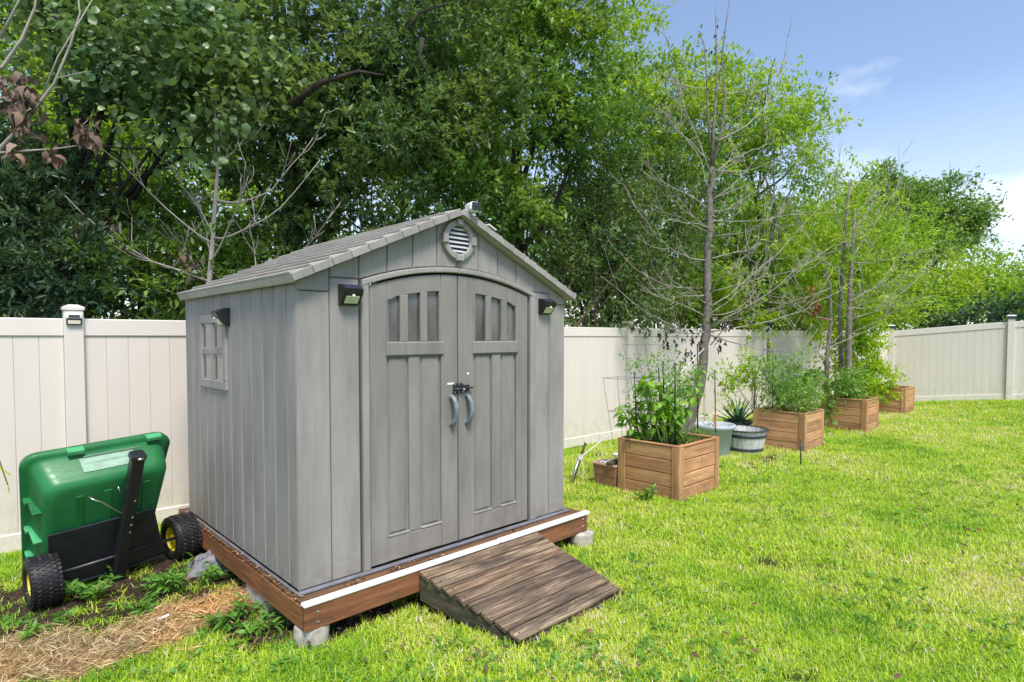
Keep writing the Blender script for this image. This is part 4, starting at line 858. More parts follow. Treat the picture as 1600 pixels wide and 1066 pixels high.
# second bare tree group
Yc = 11.7; base = Vector(tuple(atY(1328, 600, Yc).xy)+(0,)); b2 = thing('bare_tree', 'smaller half bare tree with several dark stems behind the third planter', 'tree', tuple(base), 0, 'bare dying trees')
for tp, rr in ((((1326, 640), (1326, 560), (1327, 480), (1331, 400), (1336, 330)), .085), (((1316, 640), (1314, 560), (1312, 480), (1318, 400), (1322, 330), (1330, 280)), .05), (((1291, 630), (1292, 560), (1298, 505), (1297, 450), (1286, 410)), .055)):
    q = [atY(x, y, Yc+(.2 if rr < .08 else 0)) for x, y in tp]; MB().tube([p-base for p in q], taper(rr, .02, len(q)), 9).build('trunk', M['bark'], b2, True)
B2 = [(560, 1292, 1230, 500, -.2, .02), (500, 1327, 1455, 405, -.6, .022), (480, 1327, 1440, 430, .2, .018), (470, 1328, 1420, 345, .5, .02), (430, 1330, 1400, 300, -.5, .02), (400, 1332, 1420, 260, .3, .018), (360, 1334, 1415, 240, -.2, .016), (440, 1328, 1235, 330, -.5, .016), (390, 1326, 1290, 260, .3, .014), (350, 1334, 1300, 240, -.3, .012), (520, 1327, 1445, 460, -.9, .016), (450, 1297, 1180, 470, .3, .016), (500, 1298, 1200, 420, -.6, .016), (410, 1330, 1440, 390, -.8, .018), (330, 1335, 1380, 280, 0, .012), (470, 1326, 1380, 440, -1.2, .012), (520, 1326, 1350, 440, -1., .012)]
for (ys, xs_, xe, ye, dy, r) in B2:
    r *= .66
    s = atY(xs_, ys, Yc); e = atY(xe, ye, Yc+dy); L_ = (e-s).length; branch(b2, base, s, e, r, .11, 6, .2*L_+.15)
crown('foliage', [lobe(1318, 350, 42, 50, 12.3, .6), lobe(1290, 420, 38, 40, 12.2, .5), lobe(1360, 410, 40, 45, 12.4, .6), lobe(1325, 470, 50, 30, 12.3, .5), lobe(1385, 350, 26, 24, 12.3, .4)], .085, LF['lime'], b2, k=7, asp=.45, spread=.04, dens=.85, cr=.22, seed=45, per=8, down=.0)
# left bare tree behind the fence
Yd = 6.3; base = Vector(tuple(atY(328, 500, Yd).xy)+(0,)); b3 = thing('bare_tree', 'small leafless tree with pale curved branches at the back corner of the shed', 'tree', tuple(base), 0, 'bare dying trees')
tp = [(322, 520), (327, 440), (333, 370), (338, 290), (342, 240), (338, 190), (325, 130)]; q = [atY(x, y, Yd) for x, y in tp]; MB().tube([base*0+Vector((0, 0, -.1))]+[p-base for p in q], [.05]+taper(.036, .006, len(q)), 8).build('trunk', M['twig'], b3, True)
for (xs_, ys, xe, ye, dy, r, sg) in ((331, 372, 500, 250, -.2, .015, .16), (335, 312, 490, 215, .2, .014, .16), (338, 262, 413, 162, .1, .011, .05), (340, 250, 385, 60, .2, .012, .03), (329, 430, 130, 340, .1, .014, .06), (331, 380, 190, 255, -.3, .012, .05), (333, 365, 225, 205, .3, .012, .04), (330, 400, 300, 300, .4, .009, .05), (330, 410, 388, 275, -.3, .012, .05), (327, 440, 86, 290, -.2, .012, .05), (334, 300, 300, 315, .2, .008, .03), (329, 455, 240, 330, .5, .010, .03), (336, 240, 346, 105, -.2, .009, .02), (400, 420, 388, 350, 0, .006, .02), (455, 400, 520, 330, -.4, .009, .10)):
    s = atY(xs_, ys, Yd); e = atY(xe, ye, Yd+dy); L_ = (e-s).length; branch(b3, base, s, e, r, sg, 4, .2*L_+.08)
dead_leaves(b3, base, [atY(x, y, Yd+random.uniform(-.2, .2)) for x, y in ((95, 358), (125, 352), (160, 385), (172, 350), (185, 345), (285, 400), (295, 405), (300, 415), (292, 440), (332, 415), (270, 400), (195, 378))], 8, .085, 'deadt', .05)
# dead branch hanging in from the top left
base = Vector((-4.9, 4.75, 0)); b4 = thing('dead_branch_tree', 'dead branches with curled brown leaves reaching in at the top left', 'tree', tuple(base), 0, 'bare dying trees')
MB().tube([Vector((0, 0, -.05)), Vector((.05, .02, 1.5)), Vector((0, 0, 2.6)), Vector((.15, 0, 3.6)), Vector((.1, 0, 4.6))], [.09, .08, .07, .05, .03], 9).build('trunk', M['bark'], b4, True)
Ye = 4.7
for pts_, r in ((((-60, 330), (0, 232), (40, 190), (85, 130), (110, 70), (125, 20), (118, -40)), .02), (((-60, 250), (-10, 240), (40, 236), (85, 233), (120, 228)), .014), (((-40, 120), (5, 105), (35, 60), (55, 10), (60, -40)), .022), (((30, 195), (60, 160), (90, 122), (135, 112)), .008), (((0, 60), (20, 20), (45, -30)), .014), (((60, 165), (90, 90), (150, -10)), .008)):
    q = [atY(x, y, Ye) for x, y in pts_]; MB().tube([p-base for p in q], taper(r, .004, len(q)), 7).build('branch', M['twig'], b4, True)
dead_leaves(b4, base, [atY(x, y, Ye-.03) for x, y in ((15, 150), (20, 165), (30, 180), (38, 150), (45, 175), (25, 130), (40, 195), (32, 140), (48, 150), (8, 130), (24, 235), (80, 235), (125, 205), (145, 200), (145, 215), (30, 120))], 10, .10, 'deadt', .03)
# green tip poking in at the left edge
t = thing('creeper_tip', 'bright green creeper tip hanging in at the left edge of the picture', 'plant', tuple(atY(-10, 715, 3.4)), 0)
lp = Vector(t.location); q = [atY(x, y, 3.4)-lp for x, y in ((-30, 690), (-8, 700), (4, 735), (12, 758))]; MB().tube(q, .004, 5).build('stem', M['greenstem'], t)
rs = np.random.RandomState(3); P = np.array([list(q[2]), list(q[1]), list(q[1]), list(q[2]), list(q[3])]); V, F, T = leaf_cloud(P, np.array([[.5, 0, -.3], [.6, 0, .6], [.2, -.2, -.5], [-.5, 0, .2], [.1, 0, -1.]]), np.full(5, .06), .45, .2, np.full(5, .9), .1, rs, True); link('leaves', np_mesh('leaves', V, F, LF['shrub'], T), t)

# ------------------------------------------------------------------ raised planters
PW, PD, PH = .775, .745, .55
def planter(front, label, first, w=PW):
    t = thing('raised_planter', label, 'planter box', (front.x, front.y, 0), TW, 'square cedar planter boxes')
    # local: x along the fence from the near corner, y back towards the fence
    p = .088
    for x0, y0 in ((0, 0), (w-p, 0), (0, PD-p), (w-p, PD-p)):
        a = bx('corner_post', M['ced_z'], t, (x0 if x0 == 0 else x0+p-.022, y0, -.02), (x0+.022 if x0 == 0 else x0+p, y0+p, PH), .004)
        bx('corner_post', M['ced_z'], t, ((.0225 if x0 == 0 else x0), y0 if y0 == 0 else y0+p-.022, -.02), ((p if x0 == 0 else x0+p-.0225), y0+.022 if y0 == 0 else y0+p, PH), .004)
    hb = PH/4
    for k in range(4):
        j = random.uniform(-.0015, .0015); z0, z1 = k*hb-.0+.002, (k+1)*hb-.005
        bx('board', M['ced_x'], t, (.024, .009+j, z0), (w-.024, .030+j, z1), .006); bx('board', M['ced_x'], t, (.024, PD-.030, z0), (w-.024, PD-.009, z1), .004)
        bx('board', M['ced_y'], t, (.009+j, .031, z0), (.030+j, PD-.031, z1), .004); bx('board', M['ced_y'], t, (w-.030+j, .031, z0), (w-.009+j, PD-.031, z1), .004)
    for lo, hi, m in (((.0, .0, PH+.001), (w, .040, PH+.018), 'ced_x'), ((0, PD-.04, PH+.001), (w, PD, PH+.018), 'ced_x'), ((0, .0405, PH+.001), (.04, PD-.0405, PH+.018), 'ced_y'), ((w-.04, .0405, PH+.001), (w, PD-.0405, PH+.018), 'ced_y')): bx('top_rail', M[m], t, lo, hi, .004)
    mb = MB(); n = 10; vs = [(.03+(w-.06)*i/n, .03+(PD-.06)*j/n, PH-.07+.03*mnoise.noise(Vector((i*.7, j*.7, front.x)))) for i in range(n+1) for j in range(n+1)]
    mb.add(vs, [(i*(n+1)+j, (i+1)*(n+1)+j, (i+1)*(n+1)+j+1, i*(n+1)+j+1) for i in range(n) for j in range(n)]); mb.build('soil', M['soil'], t, True); return t
pf = [atz(1061, 787), atz(1257, 709), atz(1354, 676.5), atz(1414.6, 649)]
pl1 = planter(pf[0], 'nearest cedar planter box with staked pepper plants', True, .83)
pl2 = planter(pf[1], 'second cedar planter box behind the whitewashed tub', False)
pl3 = planter(pf[2], 'third cedar planter box under the smaller bare tree', False, .72)
pl4 = planter(pf[3], 'farthest cedar planter box beside the corner fence post', False)
def inp(f, a, b, z=PH-.06): return Vector((f.x, f.y, 0))+U*a+V_*b+Vector((0, 0, z))
# single leaf mesh shared by the staked peppers
def leaf_me(L_, w, mat, droop=.25):
    mb = MB(); P = [(0, 0, 0), (L_*.3, w*.8, .1*L_), (L_*.3, -w*.8, .1*L_), (L_*.3, 0, .04*L_), (L_*.62, w*.8, .06*L_), (L_*.62, -w*.8, .06*L_), (L_*.62, 0, -.01*L_), (L_, 0, -droop*L_)]
    mb.add(P, [(0, 3, 1), (0, 2, 3), (1, 3, 6, 4), (3, 2, 5, 6), (4, 6, 7), (6, 5, 7)]); return mb
pep = [leaf_me(.115, .034, None).mesh('leaf', LF['pepper']) for _ in range(3)]
for me_, tn in zip(pep, (.25, .6, .95)):
    a = me_.attributes.get('tone') or me_.attributes.new('tone', 'FLOAT', 'POINT'); a.data.foreach_set('value', [tn]*len(me_.vertices))
def pepper(f, a, b, h, label, n=70, wd=.17, lean=(0, 0)):
    p = inp(f, a, b); t = thing('pepper_plant', label, 'plant', tuple(p), 0, 'pepper plants in the nearest planter')
    stems = []
    for i in range(4):
        e = Vector((random.gauss(0, wd*.55)+lean[0], random.gauss(0, wd*.55)+lean[1], h*random.uniform(.7, .98))); q = bend((random.gauss(0, .012), random.gauss(0, .012), 0), e, -.04, 7, .05); stems.append(q); MB().tube(q, taper(.007, .003, len(q)), 5).build('stem', M['greenstem'], t, True)
    for i in range(n):
        q = random.choice(stems); k = random.randint(2, 7); s = q[k]; az = random.uniform(0, 2*PI); off = Vector((math.cos(az), math.sin(az), 0))*random.uniform(.0, .055)
        link('leaf', random.choice(pep), t, s+off+Vector((0, 0, random.gauss(0, .03))), (random.gauss(0, .35), random.gauss(.35, .4), az), [random.uniform(.7, 1.2)]*3)
pepper(pf[0], .14, .58, .48, 'low broad leaved pepper plant at the left end of the nearest planter', 90, .20, (-.06, 0))
pepper(pf[0], .20, .30, .76, 'tall bright pepper plant in the middle of the nearest planter', 85, .20)
pepper(pf[0], .30, .50, .70, 'bright pepper plant between the black stakes of the nearest planter', 80, .20)
pepper(pf[0], .33, .28, .68, 'bright pepper plant tied to the black stake nearest the front corner', 80, .17, (.05, 0))
def bushy(name, label, cat, p, lobes, leaf, mat, dens=1., k=6, asp=.35, group=None, seed=0, cr=.08, spread=.04, stems=7, stem_mat='greenstem', per=10):
    t = thing(name, label, cat, tuple(p), 0, group)
    for i in range(stems):
        c, r = random.choice(lobes); e = Vector(c)-Vector(p)+Vector([random.gauss(0, r[j]*.5) for j in range(3)]); q = bend((random.gauss(0, .03), random.gauss(0, .03), 0), e, -.03, 7, .06); MB().tube(q, taper(.007, .002, len(q)), 4).build('stem', M[stem_mat], t, True)
    crown('foliage', lobes, leaf, LF[mat], t, k=k, asp=asp, spread=spread, dens=dens, cr=cr, seed=seed, per=per); return t
wl = lambda p, dx, dz, rx, rz, dy=0., ry=None: ((p.x+dx, p.y+dy, p.z+dz), (rx, ry or rx, rz))
p = inp(pf[0], .62, .45); bushy('tomato_plant', 'wispy tomato plant climbing its cage at the right of the nearest planter', 'plant', p, [wl(p, -.02, .25, .17, .25), wl(p, .0, .62, .20, .20), wl(p, -.14, .86, .10, .10), wl(p, .14, .80, .14, .08)], .055, 'tomato', .9, k=7, asp=.34, seed=31)
p = inp(pf[0], .30, .60); bushy('tomato_plant', 'thin pale vine climbing the tilted wire cage in the nearest planter', 'plant', p, [wl(p, -.05, .75, .10, .22), wl(p, .0, .35, .12, .2)], .045, 'tomato', .35, k=6, asp=.35, seed=32, stems=4)
p = inp(pf[0], .35, .3); bushy('seedling_cluster', 'low seedlings along the soil of the nearest planter', 'plant', p, [wl(p, -.1, .06, .2, .06), wl(p, .2, .05, .2, .06, .15)], .04, 'weed', .8, k=6, seed=33, stems=3)
p = inp(pf[1], .30, .38); bushy('tomato_plant', 'tall feathery grey green plant filling the second planter', 'plant', p, [wl(p, -.1, .22, .36, .24), wl(p, .15, .38, .32, .36), wl(p, -.2, .55, .27, .30), wl(p, .28, .2, .2, .2), wl(p, .05, .85, .2, .12)], .065, 'tomato', .60, k=7, asp=.28, seed=34, cr=.11, stems=16)
p = inp(pf[1], .12, .80); bushy('sapling', 'pale yellow green sapling leaning left over the second planter', 'plant', p, [wl(p, -.35, .35, .12, .25), wl(p, -.1, .5, .16, .25), wl(p, -.45, .62, .10, .12), wl(p, -.05, .8, .10, .18)], .065, 'shrub', .9, k=6, asp=.45, seed=35, cr=.08, stems=9, stem_mat='vine')
p = inp(pf[2], .35, .40); bushy('tomato_plant', 'leafy green plant with a black stake in the third planter', 'plant', p, [wl(p, -.1, .30, .30, .28), wl(p, .05, .18, .28, .15), wl(p, .2, .35, .14, .3)], .06, 'tomato', .9, k=7, asp=.35, seed=36, cr=.1, stems=10)
p = atY(1260, 640, 10.4); p.z = 0; bushy('garden_bush', 'mid green bush with large leaves between the second and third planters', 'bush', p, [wl(p, 0, .55, .5, .35), wl(p, .3, .85, .35, .3), wl(p, -.2, .85, .3, .25)], .085, 'mid', 1.1, k=7, asp=.5, seed=37, cr=.14, stems=10)
p = atY(1340, 640, 12.4); p.z = 0; bushy('yellow_shrub', 'bright yellow green shrub around the dark stems of the smaller bare tree', 'shrub', p, [wl(p, 0, .9, .45, .5), wl(p, -.45, 1.2, .22, .45), wl(p, -.6, 1.7, .14, .3), wl(p, -.1, 2.45, .1, .2), wl(p, .25, 1.35, .40, .35), wl(p, -.15, 1.6, .25, .3), wl(p, .45, 1.75, .12, .25), wl(p, .05, 2.1, .18, .25), wl(p, -.25, 2.05, .12, .22), wl(p, .35, .7, .35, .4)], .085, 'shrub', 1.5, k=7, asp=.5, seed=38, cr=.13, stems=14, stem_mat='vine')
p = inp(pf[3], .10, .36); bushy('herb_plant', 'small bright green herb in the farthest planter', 'plant', p, [wl(p, 0, .16, .22, .14), wl(p, .08, .36, .12, .12)], .06, 'shrub', .8, k=6, asp=.5, seed=39, cr=.07, stems=5)
# stakes and cages
def stake(px, ytop, px2, ybot, Y, label, r=.007, mat='black', name='plant_stake', cat='stake', group='thin plant stakes'):
    a = atY(px2, ybot, Y); b = atY(px, ytop, Y); t = MB(); t.tube([(0, 0, 0), b-a], [r, r], 7); t.tube([(b-a), (b-a)*1.015], [r*1.25, r*1.1], 7)
    for k in range(int((b-a).length/.09)): q = (b-a).normalized()*(.05+k*.09); t.tube([q, q+(b-a).normalized()*.006], [r*1.22, r*1.22], 7)
    o = t.build(name, M[mat], None, True); o.location = a; return tag(o, label, cat, group)
stake(991, 583, 997, 700, 6.30, 'leftmost thin black stake in the nearest planter'); stake(1029, 576, 1033, 700, 6.35, 'shorter of the two black stakes side by side in the nearest planter'); stake(1036, 567, 1040, 700, 6.2, 'taller of the two black stakes side by side in the nearest planter')
stake(1055, 569, 1055, 705, 6.05, 'black stake nearest the front corner of the first planter', .008); stake(1090, 540, 1090, 690, 6.5, 'tall black stake at the right back of the first planter', .008)
stake(1117, 580, 1118, 676, 7.7, 'thin dark stake rising from the pale grey pot', .007)
stake(1251, 690, 1251.5, 742, 7.42, 'short black rod stuck in the lawn in front of the second planter', .009)
stake(1305, 560, 1306, 630, 10.35, 'black stake in the third planter', .009); stake(1207, 548, 1207, 640, 8.7, 'thin dark stake in the second planter', .006); stake(1192, 578, 1223, 640, 8.4, 'slanted thin dark stick at the left of the second planter', .006)
def cage(c, label, w, h, lean, az, rings=3):
    t = thing('wire_cage', label, 'plant cage', tuple(c), az, 'galvanised wire plant cages')
    P = lambda sx, sy, z: Vector((sx*w*(.7+.3*z/h)+lean[0]*z, sy*w*(.7+.3*z/h)+lean[1]*z, z))
    for sx, sy in ((-1, -1), (1, -1), (1, 1), (-1, 1)): MB().tube([P(sx, sy, 0), P(sx, sy, h)], .0028, 5).build('upright', M['wire'], t)
    for i in range(rings):
        z = h*(i+1)/rings*.999; MB().tube([P(-1, -1, z), P(1, -1, z), P(1, 1, z), P(-1, 1, z), P(-1, -1, z)], .0026, 5).build('ring', M['wire'], t)
cage(inp(pf[0], .42, .52), 'tall square wire cage tilted to the left in the nearest planter', .14, 1.08, (-.20, .0), R(20))
cage(inp(pf[0], .10, .70), 'low thin wire cage at the back left of the nearest planter', .15, .72, (-.05, .05), R(50), 2)
cage(inp(pf[1], .35, .45), 'square wire cage among the plants of the second planter', .2, .95, (0, 0), R(40))
cage(inp(pf[3], .45, .35), 'small wire hoop in the farthest planter', .16, .35, (0, 0), R(10), 2)

# ------------------------------------------------------------------ pots and small things by the planters
p = atz(1123, 716); pg = MB().lathe([(0, 0), (.165, 0), (.172, .01), (.215, .37), (.243, .375), (.250, .40), (.250, .425), (.238, .432), (.222, .425), (.20, .33), (0, .33)], 40).build('flower_pot', M['potgrey'], None, True)
pg.location = (p.x, p.y+.17, -.01); pg.scale = (1.1, 1.1, 1.06); tag(pg, 'tall pale grey plastic flower pot beside the nearest planter', 'flower pot')
sob = MB().lathe([(0, .345), (.15, .350), (.21, .342)], 20).build('soil', M['soil'], pg, True)
pp = Vector((p.x, p.y+.17, .34)); bushy('potted_seedling', 'wilted small plant spilling over the rim of the pale grey pot', 'plant', pp, [wl(pp, .03, .08, .12, .05), wl(pp, -.12, .12, .06, .06)], .06, 'tomato', .4, k=5, asp=.2, seed=41, stems=5)
tw = thing('twine_wrap', 'orange twine wrapped round the foot of the stake in the pale grey pot', 'twine', tuple(atY(1117, 668, 7.68)), 0)
for k in range(9): MB().lathe([(.010, -.007), (.024, 0), (.010, .007)], 10, Matrix.Translation((.004*math.sin(k), 0, k*.021))).build('coil', M['orange'], tw, True)
p = atz(1172, 712); c = Vector((p.x, p.y+.20, -.01)); tb = thing('half_barrel_tub', 'whitewashed half barrel tub with two dark hoops beside the second planter', 'planter tub', tuple(c), 0); tb.scale = (1.12, 1.12, 1.08)
rad = lambda z: .205+z*.20
for k in range(26):
    a0 = 2*PI*k/26; da = 2*PI/26*.485; vs = []
    for z in (0, .33):
        for rr, s in ((0, -1), (0, 1), (-.018, 1), (-.018, -1)): r_ = rad(z)+rr; vs.append((r_*math.cos(a0+s*da), r_*math.sin(a0+s*da), z))
    MB().add(vs, [(0, 1, 5, 4), (1, 2, 6, 5), (2, 3, 7, 6), (3, 0, 4, 7), (4, 5, 6, 7), (3, 2, 1, 0)]).build('stave', M['stave'], tb)
for z in (.06, .235): MB().lathe([(rad(z)+.001, z), (rad(z)+.007, z+.002), (rad(z+.04)+.007, z+.038), (rad(z+.04)+.001, z+.04)], 40).build('hoop', M['dgrey'], tb, True)
MB().lathe([(rad(.33)-.02, .31), (rad(.33)-.02, .335), (rad(.33)+.012, .337), (rad(.33)+.014, .318), (rad(.32)+.002, .316)], 40).build('rim', M['dgrey'], tb, True); MB().lathe([(0, .25), (.24, .26)], 26).build('soil', M['soil'], tb, True)
p = atz(1160, 688); c = Vector((p.x, p.y+.2, -.01)); ap = MB().lathe([(0, 0), (.17, 0), (.20, .25), (.225, .26), (.225, .30), (.20, .30), (.19, .24), (0, .24)], 30).build('dark_pot', M['potdark'], None, True); ap.location = c; tag(ap, 'black round pot holding the agave behind the whitewashed tub', 'flower pot')
ag = thing('agave_plant', 'blue green agave with pointed leaves in the black pot', 'agave', tuple(c+Vector((0, 0, .24))), 0)
ame = None
for k in range(26):
    az = k*2.399; el = R(18+62*(k/26.)); L_ = .40+.12*random.random()
    if k < 4 or ame is None:
        mb = MB(); n = 6; vs = []
        for i in range(n+1):
            t_ = i/n; w_ = .030*(1-t_**2.2)+.0008; x = L_*t_; zc = -.10*L_*t_*t_; vs += [(x, -w_, zc+.35*w_), (x, 0, zc-.1*w_), (x, w_, zc+.35*w_)]
        fs = []
        for i in range(n): fs += [(i*3, i*3+1, i*3+4, i*3+3), (i*3+1, i*3+2, i*3+5, i*3+4)]
        mb.add(vs, fs, .2+.2*k); ame = mb.mesh('leaf', LF['agave'])
    link('leaf', ame, ag, (.02*math.cos(az), .02*math.sin(az), 0), (0, -el, az))
p = atz(948, 772); tp_ = thing('rectangular_pot', 'faded terracotta rectangular plastic pot left of the nearest planter', 'flower pot', tuple(pf[0]+V_*(PD+.165)+U*.085), TW+PI/2); tp_.scale = (.66, .85, 1.)
def tapered(w0, d0, w1, d1, z0, z1): return [(sx*w*.5, sy*d*.5, z) for (w, d, z) in ((w0, d0, z0), (w1, d1, z1)) for sx, sy in ((-1, -1), (1, -1), (1, 1), (-1, 1))], [(0, 1, 5, 4), (1, 2, 6, 5), (2, 3, 7, 6), (3, 0, 4, 7), (3, 2, 1, 0)]
mb = MB(); mb.add(*tapered(.40, .20, .43, .225, -.01, .13)); mb.add(*tapered(.44, .235, .46, .25, .1305, .235)); mb.build('pot_body', M['terra'], tp_)
for lo, hi in (((-.245, -.14, .236), (.245, -.105, .262)), ((-.245, .105, .236), (.245, .14, .262)), ((-.245, -.1045, .236), (-.21, .1045, .262)), ((.21, -.1045, .236), (.245, .1045, .262))): bx('rim', M['terra_rim'], tp_, lo, hi, .006)
bx('soil', M['soil'], tp_, (-.205, -.10, .19), (.205, .10, .215), .005)
q = thing('folded_cloth', 'white cloth bundled inside the terracotta pot', 'cloth', tuple(pf[0]+V_*(PD+.19)+U*.08+Vector((0, 0, .215))), TW-PI/2); q.scale = (.8, .8, 1)
mb = MB(); n = 9; vs = [((i/n-.5)*.26, (j/n-.5)*.15, .02+.028*mnoise.noise(Vector((i*.55, j*.6, 2)))+.03*(1-(2*i/n-1)**2)) for i in range(n+1) for j in range(n+1)]
mb.add(vs, [(i*(n+1)+j, (i+1)*(n+1)+j, (i+1)*(n+1)+j+1, i*(n+1)+j+1) for i in range(n) for j in range(n)]); c_ = mb.build('fabric', M['white'], q, True); md = c_.modifiers.new('t', 'SOLIDIFY'); md.thickness = .012
q = thing('wood_offcut', 'dark wood offcut lying across the terracotta pot', 'wood piece', tuple(pf[0]+V_*(PD+.07)+U*.06+Vector((0, 0, .263))), TW+R(8)); bx('offcut', M['rampside'], q, (-.13, -.02, 0), (.13, .05, .032), .004)
p2 = atz(966, 722); tin = MB().lathe([(0, 0), (.062, 0), (.066, .006), (.066, .10), (.070, .105), (.070, .118), (.0, .12)], 24).build('tin', M['white'], None, True); tin.location = (p2.x, p2.y, -.0+.06); tin.scale = (1, 1, 1); tin.location.z = -.005; tag(tin, 'small round white lidded tin behind the terracotta pot', 'tin')
# guy stake and rope
a = atz(893, 757); b = atY(915, 692, a.y+.10); gs_ = thing('guy_stake', 'slanted rusty steel stake holding the white guy rope of the bare tree', 'stake', tuple(a), 0)
av = b-a; MB().tube([av*-.1, av*1.0], [.014, .014], 8).build('steel_bar', M['rust'], gs_, True); off = Vector((-.016, -.016, 0)); MB().tube([off-av*.05, off+av*.62], [.016, .016], 8).build('pipe', M['metal'], gs_, True)
for k in range(5): MB().tube([av*(.60+.025*k)+Vector((.024*math.cos(t), .024*math.sin(t), .006*math.sin(t*2+k))) for t in [i*PI/5 for i in range(11)]], .006, 5).build('rope_turn', M['rope'], gs_, True)
ra = a+av*.66; rb = atY(1100, 545, 9.42); rp_ = thing('guy_rope', 'white rope running from the slanted stake up to the bare tree trunk', 'rope', tuple(ra), 0)
MB().tube([ (rb-ra)*t+Vector((0, 0, -.06*4*t*(1-t))) for t in [i/12 for i in range(13)]], .0075, 6).build('strand', M['rope'], rp_, True)
MB().tube([Vector((0, 0, 0)), Vector((.03, -.02, -.12)), Vector((.01, -.03, -.22)), Vector((.05, -.02, -.30))], .004, 5).build('loose_end', M['rope'], rp_, True)
# weed fabric bundle, white scrap
p = atz(325, 892); mb = MB(); n = 16; vs = []
for i in range(n+1):
    for j in range(n+1):
        x = (i/n-.5)*.30; y = (j/n-.5)*.22; e = max(0, 1-(2*i/n-1)**2)*max(0, 1-(2*j/n-1)**2); vs.append((x, y, .11*e**.6+.05*e**.3*mnoise.noise(Vector((i*.5, j*.95, 1)))-.01))
mb.add(vs, [(i*(n+1)+j, (i+1)*(n+1)+j, (i+1)*(n+1)+j+1, i*(n+1)+j+1) for i in range(n) for j in range(n)]); o = mb.build('weed_fabric', M['tarp'], None, True); o.location = (p.x, p.y+.02, gz(p.x, p.y)); o.rotation_euler = (0, 0, R(30)); tag(o, 'crumpled grey weed fabric bundle beside the right cart wheel', 'fabric')
p = atz(255, 973); mb = MB().box((-.03, -.011, .018), (.03, .011, .024), .002); mb.v = [(x, y, z+.01*math.sin(x*70)) for x, y, z in mb.v]; o = mb.build('plastic_scrap', M['white']); o.location = (p.x, p.y, gz(p.x, p.y)+.012); o.rotation_euler = (R(10), 0, R(25)); tag(o, 'small white plastic scrap lying on the straw', 'litter')

# ------------------------------------------------------------------ weeds, litter, straw, lawn
def weed(px, py, h, label, n=5, w=.07):
    p = atz(px, py); rs = np.random.RandomState(int(px*7+py)); t = thing('weed', label, 'weed', (p.x, p.y, gz(p.x, p.y)-.005), 0, 'leafy weeds round the cart'); P = []; D = []; S = []; mb = MB()
    for i in range(n):
        e = Vector((rs.randn()*w, rs.randn()*w, h*(.5+.5*rs.rand()))); q = bend((0, 0, 0), e, -.05, 6, .05); mb.tube(q, taper(.0035, .0015, len(q)), 4)
        for k in range(2, 7):
            for _ in range(3): az = rs.rand()*2*PI; P.append(list(q[k])); D.append([math.cos(az), math.sin(az), .25+.3*rs.randn()]); S.append(.055+.04*rs.rand())
    mb.build('stem', M['greenstem'], t); V, F, T = leaf_cloud(np.array(P), np.array(D), np.array(S), .24, .2, .35+.6*rs.rand(len(S)), .2, rs, True); link('foliage', np_mesh('foliage', V, F, LF['weed'], T), t)
for i, (px, py, h, lab) in enumerate(((110, 900, .30, 'tallest leafy weed right of the left cart wheel'), (95, 935, .16, 'low weed at the foot of the left cart wheel'), (135, 935, .15, 'spreading weed in front of the black cart plate'), (165, 905, .12, 'small weed under the tow bar of the cart'), (240, 925, .14, 'bright weed in the mulch left of the weed fabric'), (262, 930, .16, 'bright weed in the mulch before the weed fabric'), (230, 960, .09, 'low weed at the edge of the straw patch'), (340, 905, .10, 'small weed beside the weed fabric'), (375, 965, .11, 'weed growing by the mossy concrete block'), (405, 985, .07, 'grassy weed under the left deck corner'), (345, 985, .08, 'low weed between straw and deck'), (1008, 786, .18, 'thin seedling growing up the left face of the nearest planter'), (60, 990, .10, 'low weed left of the mulch at the bottom left'))):
    weed(px, py, h, lab, 6 if h > .12 else 4, .06+h*.25)
def scatter(name, n, fn, lo, hi, length, width, mat, lift, label, pitch=.25, seed=0, thr=.5, tone=None):
    rs = np.random.RandomState(seed); x = rs.uniform(lo[0], hi[0], n); y = rs.uniform(lo[1], hi[1], n); k = fn(x, y) > rs.rand(n)*(1-thr)+thr*.6; x = x[k]; y = y[k]; n = len(x)
    az = rs.rand(n)*2*PI; D = np.stack([np.cos(az), np.sin(az), rs.randn(n)*pitch], 1); C = np.stack([x, y, ground_z(x, y)+rs.rand(n)*lift+.002], 1)
    V, F, T = leaf_cloud(C, D, length*(.4+1.0*rs.rand(n)), width/length, .2, rs.rand(n), .05, rs); o = link(name, np_mesh(name, V, F, LF[mat], T)); tag(o, label, 'ground litter', kind='stuff'); TOT[0] += len(F)
scatter('straw_fibres', 60000, m_straw, (-3.6, 2.1), (-1.2, 4.2), .075, .0038, 'straw', .035, 'dry tan straw spread over the bare ground at the bottom left', .35, 1)
scatter('mulch_chips', 30000, lambda x, y: np.clip(m_dirt(x, y)*(beyond(x, y) < 0)*(1-.7*m_straw(x, y)), 0, 1)*(shed_local(x, y)[1] < .4), (-4.2, 2.3), (1.2, 5.), .030, .011, 'litter', .018, 'dark mulch and leaf bits round the cart and along the deck', .4, 2)
def ledge(x, y):
    s, v = shed_local(x, y); return ((s > -.035) & (s < 2.28) & (v > -.10) & (v < -.045) & (vnoise(s, v, 7, 9) > .62)) | ((s > -.038) & (s < -.03) & (v > 0) & (v < 2.1)) | ((s > -.04) & (s < .0) & (v > -.05) & (v < 2.1))
rs = np.random.RandomState(4); n = 90000; x = rs.uniform(-3, 1, n); y = rs.uniform(2.8, 5.2, n); k = ledge(x, y); x = x[k][:2600]; y = y[k][:2600]; n = len(x); az = rs.rand(n)*6.28
